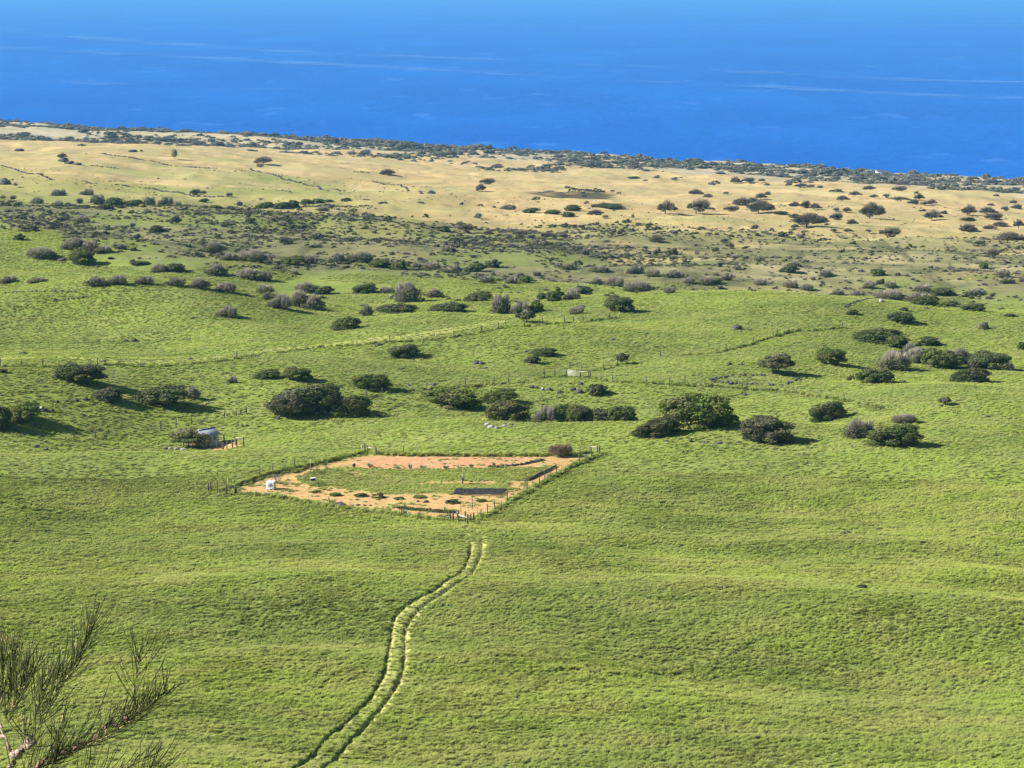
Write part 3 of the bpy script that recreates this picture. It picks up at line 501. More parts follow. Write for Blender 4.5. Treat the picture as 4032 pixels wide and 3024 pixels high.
ROCKS = [
  (-89.3,485,1.59,0.58,0,'dark lava rock left of the left post fence bend, second from left'),
  (-87.4,485.1,1.59,0.8,0,'dark lava rock above the left post fence bend, fourth from left'),
  (-95.5,484.9,0.79,0.42,0,'dark lava rock left of the left post fence bend, first from left'),
  (-102.3,438.9,1.68,0.58,0,'dark lava rock above the dark left edge trees'),
  (-86.4,383.5,1.27,0.95,1,'pale grey stone right of the dark left edge trees'),
  (-85.6,383.6,0.84,0.63,0,'dark lava rock right of the dark left edge trees, second from left'),
  (-84.7,383.9,1.06,0.55,0,'dark lava rock right of the dark left edge trees, third from left'),
  (-81.9,365.6,1.01,0.54,0,'dark lava rock below the dark left edge trees, second from left'),
  (-84,367.3,1.22,0.45,0,'dark lava rock below the dark left edge trees, first from left'),
  (-80.1,367.1,0.61,0.32,0,'dark lava rock below the dark left edge trees, third from left'),
  (-74.9,367.8,1.22,0.28,0,'dark lava rock below the stone row bush'),
  (-88.7,365.5,0.61,0.4,1,'pale grey stone below the dark left edge trees'),
  (-62.7,376.6,0.87,0.46,0,'dark lava rock left of the grey shed'),
  (-61.9,376.6,0.71,0.5,1,'pale grey stone left of the grey shed, first from left'),
  (-60.7,376.2,0.91,0.66,1,'pale grey stone left of the grey shed, second from left'),
  (-59.4,376.2,1.25,0.46,1,'pale grey stone left of the grey shed, third from left'),
  (-50.6,391.5,0.54,0.43,0,'dark lava rock below the left rail gate, first from left'),
  (-49.9,391.8,0.76,0.47,0,'dark lava rock below the left rail gate, second from left'),
  (-66.9,436.2,0.96,0.53,0,'dark lava rock right of the left post fence bend, second from left'),
  (-88,389.1,0.64,0.28,0,'dark lava rock right of the dark left edge trees, first from left'),
  (-88.9,421.9,0.69,0.32,0,'dark lava rock above the stone row bush, first from left'),
  (-82.6,423.7,0.97,0.42,0,'dark lava rock above the stone row bush, second from left'),
  (-74.6,484,1.32,0.42,0,'dark lava rock right of the left post fence bend, first from left'),
  (-84.7,388.2,1.07,0.32,0,'dark lava rock right of the dark left edge trees, fourth from left'),
  (-83.1,389.5,0.86,0.32,0,'dark lava rock left of the stone row bush, first from left'),
  (-81.6,390.8,1.07,0.39,0,'dark lava rock left of the stone row bush, second from left'),
  (-80.2,392.4,1.29,0.47,0,'dark lava rock left of the stone row bush, third from left'),
  (-35.6,399.3,1.14,0.99,1,'pale grey stone below the large tree clump, second from left'),
  (-34.3,399.6,1.1,0.62,1,'pale grey stone below the large tree clump, third from left'),
  (-33.1,399.8,1.32,0.44,1,'pale grey stone right of the large tree clump'),
  (-37.1,398.9,1.32,0.48,1,'pale grey stone below the large tree clump, first from left'),
  (-44.4,395.6,0.87,0.59,0,'dark lava rock right of the left rail gate'),
  (-29.9,468.4,1.92,0.51,0,'dark lava rock right of the dark windswept tree'),
  (-7.7,453.9,1.49,0.87,0,'dark lava rock above the wide dome shaped tree, third from left'),
  (-6.7,452.8,0.99,0.6,0,'dark lava rock above the wide dome shaped tree, fifth from left'),
  (-20.7,419,0.8,0.41,0,'dark lava rock left of the wide dome shaped tree, second from left'),
  (-15.9,420.9,1.62,0.32,0,'dark lava rock above the wide dome shaped tree, first from left'),
  (-25.5,399.3,0.88,0.31,0,'dark lava rock right of the large tree clump'),
  (-23.1,435.7,1.43,0.29,0,'dark lava rock left of the wide dome shaped tree, first from left'),
  (-7.9,455.8,1.5,0.62,0,'dark lava rock above the wide dome shaped tree, second from left'),
  (-6.8,453.9,1.74,0.8,0,'dark lava rock above the wide dome shaped tree, fourth from left'),
  (-5.7,447.5,1.23,0.49,0,'dark lava rock above the wide dome shaped tree, sixth from left'),
  (3.9,424.5,1.4,0.58,0,'dark lava rock below the bush pair'),
  (4.9,424.3,1.16,0.47,0,'dark lava rock left of the dark rock mound, first from left'),
  (6.2,422.7,0.93,0.74,1,'pale grey stone left of the dark rock mound'),
  (7.5,422.8,1.16,0.74,0,'dark lava rock left of the dark rock mound, second from left'),
  (10,426.9,0.7,0.33,0,'dark lava rock left of the dark rock mound, fourth from left'),
  (11.9,428.2,0.7,0.47,0,'dark lava rock above the dark rock mound, first from left'),
  (13.9,427.4,1.31,0.63,0,'dark lava rock above the dark rock mound, second from left'),
  (12.3,423,1.39,0.74,0,'dark lava rock left of the dark rock mound, fifth from left'),
  (13.5,421.2,1.62,0.93,0,'dark lava rock below the dark rock mound'),
  (9.5,421.2,1.16,0.58,0,'dark lava rock left of the dark rock mound, third from left'),
  (-4.4,374.4,1.24,0.62,1,'pale grey stone right of the wide dome shaped tree, first from left'),
  (-3.7,371.7,1.43,0.61,1,'pale grey stone right of the wide dome shaped tree, second from left'),
  (-2.7,370.3,0.9,0.45,1,'pale grey stone right of the wide dome shaped tree, third from left'),
  (-1.2,372.8,1.23,0.45,1,'pale grey stone right of the wide dome shaped tree, fourth from left'),
  (-0.2,374,1.03,0.41,0,'dark lava rock left of the dark tree row'),
  (23.3,356.5,0.63,0.26,0,'dark lava rock left of the largest dark tree'),
  (26.3,355,0.7,0.31,0,'dark lava rock below the largest dark tree, first from left'),
  (30.4,354.4,0.59,0.49,0,'dark lava rock below the largest dark tree, fourth from left'),
  (32.3,354.3,0.78,0.31,0,'dark lava rock below the largest dark tree, fifth from left'),
  (33.1,354.1,0.78,0.35,0,'dark lava rock below the largest dark tree, seventh from left'),
  (-0.8,465.9,0.46,0.51,0,'dark lava rock left of the bush pair, first from left'),
  (3.1,463.9,0.63,0.51,0,'dark lava rock left of the bush pair, second from left'),
  (11.5,480.5,0.52,0.31,0,'dark lava rock right of the bush pair'),
  (22.9,480.1,1.57,0.39,0,'dark lava rock above the lone forked tree'),
  (24.6,420.4,0.46,0.28,0,'dark lava rock below the lone forked tree'),
  (3.6,402.5,0.55,0.4,1,'pale grey stone left of the dark tree row'),
  (17.9,355.3,0.35,0.24,0,'dark lava rock right of the dark tree row'),
  (53.7,502.1,1.97,1.14,0,'dark lava rock below the dome rubble, second from left'),
  (54,496.9,0.54,0.43,0,'dark lava rock below the dome rubble, fourth from left'),
  (56.2,502.6,1.32,0.44,0,'dark lava rock right of the dome rubble, first from left'),
  (60.9,507.8,0.44,0.31,0,'dark lava rock right of the dome rubble, third from left'),
  (76.9,509.8,0.36,0.36,0,'dark lava rock right of the round two trunked tree'),
  (62.2,496.2,0.87,0.35,0,'dark lava rock above the round two trunked tree, first from left'),
  (63.2,496.2,0.76,0.3,0,'dark lava rock above the round two trunked tree, second from left'),
  (46.2,447.5,1.37,0.67,0,'dark lava rock below the dome rubble, first from left'),
  (48.8,447.9,1.37,0.39,0,'dark lava rock left of the round two trunked tree'),
  (46.6,418.6,0.92,0.5,0,'dark lava rock right of the largest dark tree, second from left'),
  (46.1,419.5,0.46,0.29,0,'dark lava rock right of the largest dark tree, first from left'),
  (30.4,354.8,0.55,0.5,0,'dark lava rock below the largest dark tree, third from left'),
  (26.3,354.9,0.34,0.22,0,'dark lava rock below the largest dark tree, second from left'),
  (35.2,353.5,1.25,0.34,0,'dark lava rock left of the olive domed bush, first from left'),
  (32.6,354.3,0.94,0.25,0,'dark lava rock below the largest dark tree, sixth from left'),
  (36.7,353.2,0.94,0.28,0,'dark lava rock left of the olive domed bush, second from left'),
  (38.5,353.6,0.94,0.41,0,'dark lava rock left of the olive domed bush, third from left'),
  (50.2,349.3,0.46,0.25,0,'dark lava rock right of the olive domed bush, second from left'),
  (48.4,344.8,0.61,0.21,0,'dark lava rock right of the olive domed bush, first from left'),
  (40.9,354.5,0.94,0.28,1,'pale grey stone left of the olive domed bush, first from left'),
  (41.9,354.7,0.78,0.25,1,'pale grey stone left of the olive domed bush, second from left'),
  (57.1,348.7,0.69,0.25,0,'dark lava rock left of the boulder bush, second from left'),
  (59.1,349,0.69,0.37,0,'dark lava rock left of the boulder bush, third from left'),
  (60,348.1,0.46,0.34,0,'dark lava rock left of the boulder bush, fourth from left'),
  (53.4,349.6,0.46,0.19,0,'dark lava rock left of the boulder bush, first from left'),
  (62.4,349.1,1.23,0.4,1,'pale grey stone left of the boulder bush'),
  (63.2,348.8,1.08,0.59,1,'pale grey stone below the boulder bush'),
  (75.2,362,0.29,0.18,0,'dark lava rock below the lone umbrella tree, second from left'),
  (76.1,361.8,0.72,0.24,0,'dark lava rock below the lone umbrella tree, third from left'),
  (77.4,362.3,0.4,0.29,0,'dark lava rock below the lone umbrella tree, fourth from left'),
  (80.9,367.2,0.49,0.23,0,'dark lava rock below the lone umbrella tree, fifth from left'),
  (86,377.8,1,0.42,0,'dark lava rock right of the lone umbrella tree, second from left'),
  (84.9,381.3,0.84,0.34,0,'dark lava rock right of the lone umbrella tree, first from left'),
  (80.6,429.3,0.68,0.68,1,'pale grey stone below the right hand thicket'),
  (78.4,387.4,0.31,0.24,1,'pale grey stone left of the lone umbrella tree'),
  (79.3,385.8,0.76,0.42,0,'dark lava rock below the lone umbrella tree, first from left'),
  (59.3,391.4,0.69,0.21,1,'pale grey stone below the trail ditch, first from left'),
  (60.6,390.4,0.69,0.21,1,'pale grey stone below the trail ditch, second from left'),
  (46.4,289.4,1.08,0.7,0,'dark lava rock on the near grass at the right, first from left'),
  (47.3,291,0.78,0.43,0,'dark lava rock on the near grass at the right, second from left'),
  (48.4,288.8,0.58,0.35,0,'dark lava rock on the near grass at the right, third from left'),
  (-31.3,294,0.59,0.51,0,'dark lava rock on the near grass at the left'),
  (-139,641.5,1.87,0.65,0,'dark lava rock above the left post fence bend, first from left'),
  (-136.7,641.4,2.81,0.65,0,'dark lava rock above the left post fence bend, second from left'),
  (-124.5,634.7,1.85,0.56,0,'dark lava rock above the left post fence bend, third from left'),
  (-76.6,504.1,1.11,0.44,0,'dark lava rock left of the fan shaped grey bush'),
  (-49.5,500.5,1.1,0.37,0,'dark lava rock below the grey thicket'),
  (-34.1,597.3,1.31,0.79,1,'pale grey stone left of the big grey domed tree, second from left'),
  (-33.1,594.2,1.3,0.7,1,'pale grey stone left of the big grey domed tree, third from left'),
  (-34.5,600.4,1.05,0.61,1,'pale grey stone left of the big grey domed tree, first from left'),
  (96.9,552.4,1.62,1.21,1,'pale grey stone above the right hand thicket'),
  (53.8,503.4,2.59,1.33,0,'dark lava rock left of the dome rubble'),
  (54.1,497.9,0.73,0.44,0,'dark lava rock below the dome rubble, third from left'),
  (106.7,543.5,1.59,0.56,0,'dark lava rock above the right hand thicket'),
  (56.6,502.3,1.47,0.44,0,'dark lava rock right of the dome rubble, second from left'),
  (-364.9,1583,7.09,2.29,0,'dark lava rock on the upper left tan slope, second from left'),
  (-260.8,1095.3,7.14,3.97,0,'dark lava rock on the upper left tan slope, first from left'),
  (-283.1,1347.3,6.82,2.53,0,'dark lava rock on the upper left tan slope, third from left'),
  (-278.1,1341.4,6.79,2.13,0,'dark lava rock on the upper left tan slope, fourth from left'),
  (-271.8,1334.2,5.79,1.93,0,'dark lava rock on the upper left tan slope, fifth from left'),
  (-284.7,1604,6.95,2.32,0,'dark lava rock on the upper left tan slope, sixth from left'),
  (-279,1607.9,2.79,1.63,0,'dark lava rock on the upper left tan slope, seventh from left'),
  (-40.4,317.6,1.23,0.53,0,'dark lava rock inside the garden fence, first from left'),
  (-38.7,316.6,1.23,0.39,0,'dark lava rock inside the garden fence, second from left'),
  (-14.2,311.9,0.45,0.35,0,'dark lava rock inside the garden fence, eighth from left'),
  (-13,311.5,0.9,0.41,0,'dark lava rock inside the garden fence, ninth from left'),
  (-25.6,308.9,1.89,0.82,0,'dark lava rock inside the garden fence, third from left'),
  (-24.2,308.8,1.37,0.38,0,'dark lava rock inside the garden fence, fourth from left'),
  (-23.1,310.1,0.79,0.31,0,'dark lava rock inside the garden fence, fifth from left'),
  (-22.1,309.8,0.52,0.24,0,'dark lava rock inside the garden fence, sixth from left'),
  (-21.2,309.6,0.41,0.24,0,'dark lava rock inside the garden fence, seventh from left'),
]
STONE_ROWS = [
  ([(-311.5,1298.6),(-266.9,1221.9),(-218.9,1129),(-196.3,1120.8),(-175.3,1090.5),(-161.1,1074.7),(-138.4,1073.8)],'long dark dry stone line crossing the left tan slope'),
  ([(-303.7,1519.5),(-273.6,1458.1),(-253.6,1451.6),(-233,1453.3),(-199.7,1439.8)],'dark stone line running down to the lone spreading tree'),
  ([(-183.3,1492.9),(-155.5,1379.1),(-137.4,1338.6),(-118.5,1300.9),(-95.2,1188.3)],'dark stone line along the green gully in the tan grass'),
  ([(-89.8,1368.7),(-76.7,1364.1),(-62.1,1268.5),(-46.5,1095.2)],'short curved stone line right of the green gully'),
  ([(15.4,1295.2),(22.2,1311.5),(36.4,1344.5),(40.4,1346.7)],'black low stone line at the left of the cattle'),
  ([(-112.7,1511.2),(-100.3,1512.6)],'short black stone line on the tan grass left of centre'),
  ([(-263.7,1337.2),(-253.3,1333.2),(-245.7,1333.3)],'short stone line under the left rubble'),
  ([(-112.9,518.9),(-108.7,519.9),(-103.8,521.9)],'short dark stone row on the left green mound'),
  ([(-127.1,530.1),(-122,528.3),(-116.2,526.3),(-108.2,525.1)],'broken stone row across the top of the left green mound'),
  ([(83.6,530.8),(86.5,538.2),(90.3,549.5),(96.6,569)],'dark curved stone row on the right end of the green dome'),
  ([(40.8,430.8),(42.4,432.8),(45.8,436.1),(49.4,437.8),(53.1,437.6)],'upper stone row of the overgrown enclosure'),
  ([(40.7,429.5),(44.7,428.5),(48.8,428.1),(55.6,427.2),(58.1,431.7),(60.9,438.2)],'lower stone row of the overgrown enclosure'),
]
SHEDYARD = [(-59.93,380.48),(-56.73,383),(-51.46,381.77),(-48.37,375.44),(-50.83,371.85),(-56.9,377.65)]
SOIL = [(-42.53,320.43),(-39.77,326.29),(-31.88,335.68),(-24.35,345.99),(-8.16,345.42),(12.2,346.76),(9.02,337.02),(3.16,321.32),(-5.9,298.98),(-10.15,300.08),(-25.38,309.92),(-36.55,316.84)]
REDSOIL = [(-26.35,341.85),(-23.55,345.51),(-8.14,344.93),(2.62,345.46),(-0.45,338.68),(-11.65,334.98),(-22.88,335.4)]
DARKBED = [(-8.64,319.4),(-0.78,319.35),(-1.48,315.83),(-8.91,316.15)]
BEDS = [[(-35,326.64),(-32.72,331.05),(-30.61,334.84),(-24.72,334.98),(-21.07,333.78),(-3.96,334.89),(7.06,337.11),(1.96,325.55),(0.14,324.2),(-0.07,320.95),(-1.5,318.7),(-8.84,316.48),(-9.2,316.48),(-20.07,317.31),(-26.38,320.81),(-30.99,322.62)]]
BEDGAPS = [[(-14.39,325.49),(-7.71,325.8),(-2.25,325.13),(-2.24,323.83),(-14.31,323.59)],[(-26.76,332.31),(-20.3,329.68),(-20.62,328.76),(-26.67,331.1)]]
TRAILS = [
  (0.9,'p',[(-4.7,273.5),(-4.8,280.8),(-5.9,288.3),(-7.1,295)]),
  (1.6,'p',[(-105.8,433.3),(-80.2,424.2),(-65.9,435.1),(-55.2,458.6),(-45.9,467.1),(-31.9,472.7),(-21.1,476.3),(-11.3,484.2),(-2.8,497.1)]),
  (1,'d',[(11.4,440.7),(16.1,437.6),(21.9,428.8),(28.4,427.7),(32.1,426.6),(40.4,425.5)]),
  (1.1,'d',[(30.3,427.8),(40.4,426.1),(46.6,423.7),(54.8,422.3),(60.8,410.1),(63.8,402.8)]),
  (0.9,'d',[(60.9,411.9),(63.8,402.8),(67.5,396.6),(69.8,392.5)]),
  (0.6,'d',[(-24.3,402.3),(-22.7,405.7),(-21.1,408.2)]),
  (0.6,'d',[(-18.4,371),(-18.7,368.7),(-21.1,367.9),(-21.4,363.4),(-21.5,353.5)]),
  (0.7,'d',[(41.5,463.7),(51.3,474),(57.4,483.8),(66,501.5),(71.9,506),(81.4,512.4)]),
  (0.5,'d',[(61.6,474.7),(68.4,489.5),(72.8,499.7)]),
]
RUTS = [
  [(-16.84,154.86),(-16.77,158.06),(-16.68,162.69),(-16.55,167.62),(-16.35,171.74),(-16.06,174.7),(-15.71,177.13),(-15.33,179.3),(-14.97,181.51),(-14.63,183.82),(-14.29,186.07),(-13.98,188.26),(-13.71,190.36),(-13.5,192.37),(-13.33,194.31),(-13.19,196.16),(-13.06,197.92),(-12.93,199.39),(-12.82,200.65),(-12.73,202.07),(-12.7,204.04),(-12.75,206.87),(-12.86,210.3),(-12.99,213.8),(-13.08,216.89),(-13.14,219.51),(-13.2,221.89),(-13.22,223.99),(-13.18,225.73),(-13.08,226.97),(-12.93,227.77),(-12.71,228.44),(-12.43,229.25),(-12.05,230.26),(-11.59,231.33),(-11.09,232.43),(-10.6,233.54),(-10.12,234.51),(-9.63,235.41),(-9.13,236.52),(-8.65,238.14),(-8.16,240.51),(-7.66,243.41),(-7.19,246.48),(-6.8,249.32),(-6.49,251.87),(-6.25,254.33),(-6.06,256.69),(-5.89,258.98),(-5.75,261.13),(-5.65,263.17),(-5.58,265.19),(-5.53,267.31),(-5.5,269.79),(-5.51,272.49),(-5.52,274.92),(-5.53,276.62)],
  [(-14.95,156.63),(-14.85,159.43),(-14.72,163.47),(-14.54,167.85),(-14.31,171.67),(-14.01,174.7),(-13.65,177.41),(-13.27,179.96),(-12.92,182.52),(-12.6,185.15),(-12.29,187.77),(-12.01,190.26),(-11.76,192.53),(-11.55,194.51),(-11.38,196.26),(-11.24,197.9),(-11.12,199.52),(-11.02,200.98),(-10.95,202.29),(-10.92,203.76),(-10.93,205.72),(-11.02,208.51),(-11.17,211.88),(-11.34,215.23),(-11.46,217.96),(-11.55,219.84),(-11.62,221.22),(-11.66,222.34),(-11.64,223.46),(-11.56,224.59),(-11.43,225.62),(-11.25,226.6),(-11.01,227.62),(-10.69,228.69),(-10.31,229.77),(-9.9,230.85),(-9.48,231.92),(-9.08,232.88),(-8.67,233.78),(-8.24,234.8),(-7.78,236.16),(-7.26,237.9),(-6.69,239.92),(-6.14,242.18),(-5.68,244.67),(-5.34,247.54),(-5.08,250.76),(-4.87,253.99),(-4.68,256.87),(-4.5,259.21),(-4.34,261.24),(-4.22,263.23),(-4.12,265.49),(-4.06,268.39),(-4.04,271.67),(-4.04,274.69),(-4.04,276.78)],
]
CATTLE = [(36.5,1348.4),(39.2,1372.5),(39.9,1368.5),(41.6,1369.6),(44.1,1370.4),(45.2,1369.4),(47.4,1366.5),(48.3,1372.3),(48.9,1364.9),(50.6,1371.8),(52.2,1369.5),(53.9,1379.3),(55,1369.6),(56.7,1382.6),(57.5,1370.5),(59.4,1373.7),(65.6,1394.6),(69.3,1377.3),(44.6,1340),(44.2,1300.7),(42.6,1355.7)]
MANURE = [(15.4,1292.8),(36.3,1340.3),(59.6,1384),(68.4,1360.8),(56.4,1267.3),(36.3,1272.2)]
GULLY = [(-271.5,1446.8),(-232.1,1385.3),(-200.6,1374.2),(-180.5,1487.5),(-141,1374.1),(-106.4,1313.6),(-79.3,1192.8),(-86,1072.9),(-135.5,1319.9),(-169.4,1362.2),(-209.9,1370.2),(-248.3,1421.1)]
FENCES = [
  ('thin post fence along the left side of the garden',1.45,0.25,[(-45.38,319.28),(-44.1,321.5),(-42.69,323.94),(-41.42,326.17),(-40.01,328.28),(-38.13,330.32),(-36.43,332.18),(-35.07,333.67),(-33.53,335.34),(-32,337.01),(-30.67,339.15),(-29.35,341.29),(-28.02,343.43),(-26.56,345.78),(-25.1,348.14),(-24.7,348.78)]),
  ('thin post fence along the back of the garden',1.45,0.1,[(-22.71,346.88),(-20.43,346.53),(-18.15,346.18),(-15.87,345.83),(-13.35,345.79),(-10.59,345.74),(-7.82,345.7),(-5.3,345.66),(-2.79,345.67),(-0.54,345.8),(1.71,345.93),(4.71,346.1),(7.17,346.61),(9.61,347.35),(12.05,348.09),(13.03,348.39)]),
  ('thin post fence along the right side of the garden',1.45,0.35,[(14.22,346.86),(13.11,344.33),(11.9,341.57),(10.99,339.49),(9.99,337.19),(8.92,334.63),(7.91,332.02),(7.09,329.89),(6.09,327.28),(5.18,324.91),(4.27,322.54),(3.28,319.94),(2.28,317.33),(1.38,314.97),(0.39,312.37),(-0.7,309.53),(-1.66,306.93),(-2.52,304.56),(-3.56,301.72),(-4.59,298.89),(-4.94,297.94)]),
  ('sagging post fence along the front of the garden',1.3,0.2,[(-42.19,317.75),(-37.86,316.19),(-34.16,313.93),(-30.69,311.25),(-27.06,308.43),(-23.97,306.18),(-19.76,303.82),(-16.03,301.63),(-12.29,298.95),(-9.18,296.71)]),
  ('left half of the long post fence below the pale vehicle track',1.3,0.2,[(-99.17,405.91),(-95.65,408.71),(-92.12,411.51),(-89.21,414.26),(-86.13,417.59),(-83.17,420.67),(-79.79,422.42),(-74.92,422.38),(-70.75,424.39),(-67.21,427.32),(-64.05,429.83),(-60.87,432.71),(-57.63,435.95),(-55.84,437.76)]),
  ('right half of the long post fence, ending by the umbrella tree',1.35,0.3,[(-57.46,437.53),(-53.95,439.74),(-53.45,443.74),(-52.89,448.25),(-52.43,452),(-52,455.51),(-50.43,458.53),(-48.08,461.49),(-45.75,463.72),(-41.85,466.11),(-37.8,466.9),(-34.57,467.83),(-31.27,469.36),(-27.41,470.65),(-24.15,471.14),(-20.46,472.02),(-17.06,473.1),(-13.19,474.84),(-9.42,476.94),(-7.03,480.2),(-6.88,480.4)]),
  ('far post fence running right from the umbrella tree',1.4,0.3,[(-6.92,480.64),(-3.2,484.26),(-1.39,488.21),(2.86,489.53),(7.29,493.28),(12.27,496.26),(14.62,500.76),(15.46,505.45),(16.38,510.63),(17.35,516.07),(18.37,521.75),(19.71,525.79),(24.45,528.14),(26.93,529.37)]),
  ('post fence climbing from the grey shed to the left rail gate',1.45,0.25,[(-75.53,377.3),(-72.49,379.54),(-69.54,381.69),(-67.09,384.34),(-65.22,386.92),(-62.81,389.51),(-60.28,392.32),(-57.6,394.42),(-54.71,396.55),(-54.27,396.82)]),
  ('post fence passing behind the wide dome shaped tree',1.4,0.25,[(-28.49,410.17),(-25.56,412.29),(-22.71,413.98),(-20.06,415.64),(-17.16,417.28),(-14.7,418.77),(-11.75,420.49),(-8.6,422.33),(-7.3,423.24)]),
  ('post fence leading up to the white gate from the left',1.5,0.25,[(-9.34,422.01),(-6.46,424.06),(-3.7,425.88),(-0.78,427.33),(1.73,428.42),(3.35,430.89),(4.81,433.6),(6.71,436.63),(8.95,439.12),(11.29,441.12)]),
  ('short post fence from the white gate to the lone forked tree',1.5,0.4,[(14.9,448.19),(17.54,448.37),(19.66,450.97),(21.03,453.43),(22.78,456.26),(23.05,456.7)]),
  ('post fence along the left half of the trail ditch',1.2,0.15,[(16.33,436.89),(18.33,433.99),(20.62,430.67),(23.17,428.64),(27.44,428.09),(30.88,427.07),(34.56,425.95),(38.32,425.45),(40.34,425.28)]),
  ('post fence along the right half of the trail ditch',1.2,0.15,[(32.18,427.65),(36.78,426.57),(41.84,425.73),(46.62,423.88),(50.59,423.13),(54.55,422.39),(57.12,419.57),(58.94,415.11),(60.57,411.11),(62.19,407.13),(63.9,402.92),(63.99,402.69)]),
  ('last posts of the trail ditch fence near the lone umbrella tree',1.3,0.3,[(63.83,403.08),(66.52,398.66),(68.89,394.47),(69.88,391.99)]),
  ('post fence across the green dome above the round two trunked tree',1.3,0.15,[(32.71,462.69),(37.69,462.76),(41.55,464.2),(44.34,467.11),(47.99,470.96),(50.6,474.04),(52.88,477.36),(55.15,480.99),(57.83,485.54),(59.39,489.25),(61.33,493.89),(62.89,497.61),(64.94,501.36),(68.16,505.37),(72.8,506.95),(76.41,509.41),(80.32,511.72),(81.4,512.36)]),
  ('dark post fence around the yard of the grey shed',1.35,1,[(-58.2,379.58),(-56.77,378.56),(-55.11,377.28),(-53.31,375.72),(-52.2,374.36),(-51.2,373.29)]),
]
BRACES = [
  ('corner_post_pair','pair of dark posts at the outer left corner of the garden','fence posts',[(-46.91,320.23,1.37),(-46.61,320.75,1.29)],[]),
  ('corner_brace','dark brace with pale top rail at the left corner of the garden','fence brace',[(-43.78,317.59,1.68),(-42.45,317.82,1.31)],[(0,1,0.84)]),
  ('corner_brace','dark brace with pale top rail at the back left corner of the garden','fence brace',[(-24.6,348.18,1.06),(-24.12,347.68,1.38),(-22.71,346.69,1.19)],[(1,2,0.8)]),
  ('corner_brace','dark brace with pale top rail at the back right corner of the garden','fence brace',[(13.26,348.81,1.27),(14.26,347.29,1.53),(14.63,347.86,1.54)],[(0,1,0.85)]),
  ('garden_gateway','dark post gateway with pale rail at the front corner of the garden','gateway',[(-8.88,297.48,1.41),(-8.48,298,1.29),(-7.89,299,1.25),(-7.65,296.61,1.65),(-6.69,295.65,1.64),(-6.31,293.17,1.6),(-5.95,297.05,1.24),(-5.52,297.23,1.39)],[(3,5,0.66),(5,6,0.8),(2,3,0.85)]),
  ('yard_gateway','dark post gateway with rails beside the grey shed yard','gateway',[(-50.09,372.84,1.7),(-49.64,375.28,1.45),(-48.47,375.55,1.57),(-50.04,376.88,1.57)],[(0,1,0.88),(2,3,0.9)]),
  ('yard_post_pair','pair of tall dark posts at the right of the grey shed','fence posts',[(-52.65,380.59,1.4),(-51.92,374.08,1.23)],[]),
  ('rail_gate','dark rail gate on the crest above the grey shed','gate',[(-52.58,397.62,0.88),(-51.76,398.06,0.79),(-50.71,398.26,1.18)],[(0,1,0.85),(1,2,0.8)]),
]
WHITE_GATE = [(11.52,440.76),(14.28,438.68),(16.04,437.39)]
SPOTS = {'shed': (-54.3, 379.01), 'tank': (-37.34, 321.2), 'bare_shrub': (-36.83, 324.31), 'cooler': (-31.02, 323.32), 'pole1': (-32.19, 330.69), 'pole2': (-22.22, 327.18), 'pole3': (-5.83, 306.86), 'pole4': (-7.53, 304.57), 'stalk': (-7.7, 323.11), 'stalk2': (-31.19, 330.75), 'barrel': (-25.53, 335.45), 'house1': (415.06, 2472.13), 'house2': (418.24, 2419.9)}
CLUMPS = [
  (-30.31,318.95,1.5,0.42,'green clump on bare soil, first from the left in the garden planting row'),
  (-27.03,316.7,1.93,0.6,'green clump on bare soil, second from the left in the garden planting row'),
  (-23.21,315.98,2.1,0.7,'green clump on bare soil, third from the left in the garden planting row'),
  (-20.26,315.02,2.18,0.79,'green clump on bare soil, fourth from the left in the garden planting row'),
  (-17.22,313.81,1.65,0.49,'green clump on bare soil, fifth from the left in the garden planting row'),
  (-14.04,314.7,2.09,0.38,'green clump on bare soil, sixth from the left in the garden planting row'),
  (-9.41,311.54,1.21,0.48,'green clump on bare soil, seventh from the left in the garden planting row'),
  (-8.83,310.9,2.41,0.62,'green clump on bare soil, eighth from the left in the garden planting row'),
  (-4.71,311.92,1.73,0.52,'green clump on bare soil, ninth from the left in the garden planting row'),
]
TUSSOCKS = [
  (-22.91,335.59,1.3,0.93,'pale spiky tussock on the back planting line of the garden, first from the left'),
  (-18.4,334.57,1.48,0.74,'pale spiky tussock on the back planting line of the garden, second from the left'),
  (-16.38,334.81,1.11,1.11,'pale spiky tussock on the back planting line of the garden, third from the left'),
  (-14.35,334.92,1.67,0.74,'pale spiky tussock on the back planting line of the garden, fourth from the left'),
  (-10.77,334.62,1.11,0.7,'pale spiky tussock on the back planting line of the garden, fifth from the left'),
  (-10.63,334.62,1.3,0.74,'pale spiky tussock on the back planting line of the garden, sixth from the left'),
  (-8.55,334.55,0.92,0.55,'pale spiky tussock on the back planting line of the garden, seventh from the left'),
  (-6.52,334.87,1.11,0.83,'pale spiky tussock on the back planting line of the garden, eighth from the left'),
  (-2.91,334.95,0.93,1.11,'pale spiky tussock on the back planting line of the garden, ninth from the left'),
  (-2.08,334.81,0.93,0.56,'pale spiky tussock on the back planting line of the garden, tenth from the left'),
  (-37.38,315.84,1.05,0.88,'pale spiky tussock on the front edge of the garden, first from the left'),
  (-34.8,313.78,0.87,1.04,'pale spiky tussock on the front edge of the garden, second from the left'),
  (-15.71,302.59,0.84,0.84,'pale spiky tussock on the front edge of the garden, third from the left'),
  (-15.68,302.97,1.01,0.76,'pale spiky tussock on the front edge of the garden, fourth from the left'),
  (-13.44,301.67,1.01,0.84,'pale spiky tussock on the front edge of the garden, fifth from the left'),
  (-9.92,299.07,1,0.83,'pale spiky tussock on the front edge of the garden, sixth from the left'),
]
CURB = [(1.94,325.56),(2.86,326.97),(4.16,330.12),(6.06,334.04),(7.14,337.12)]
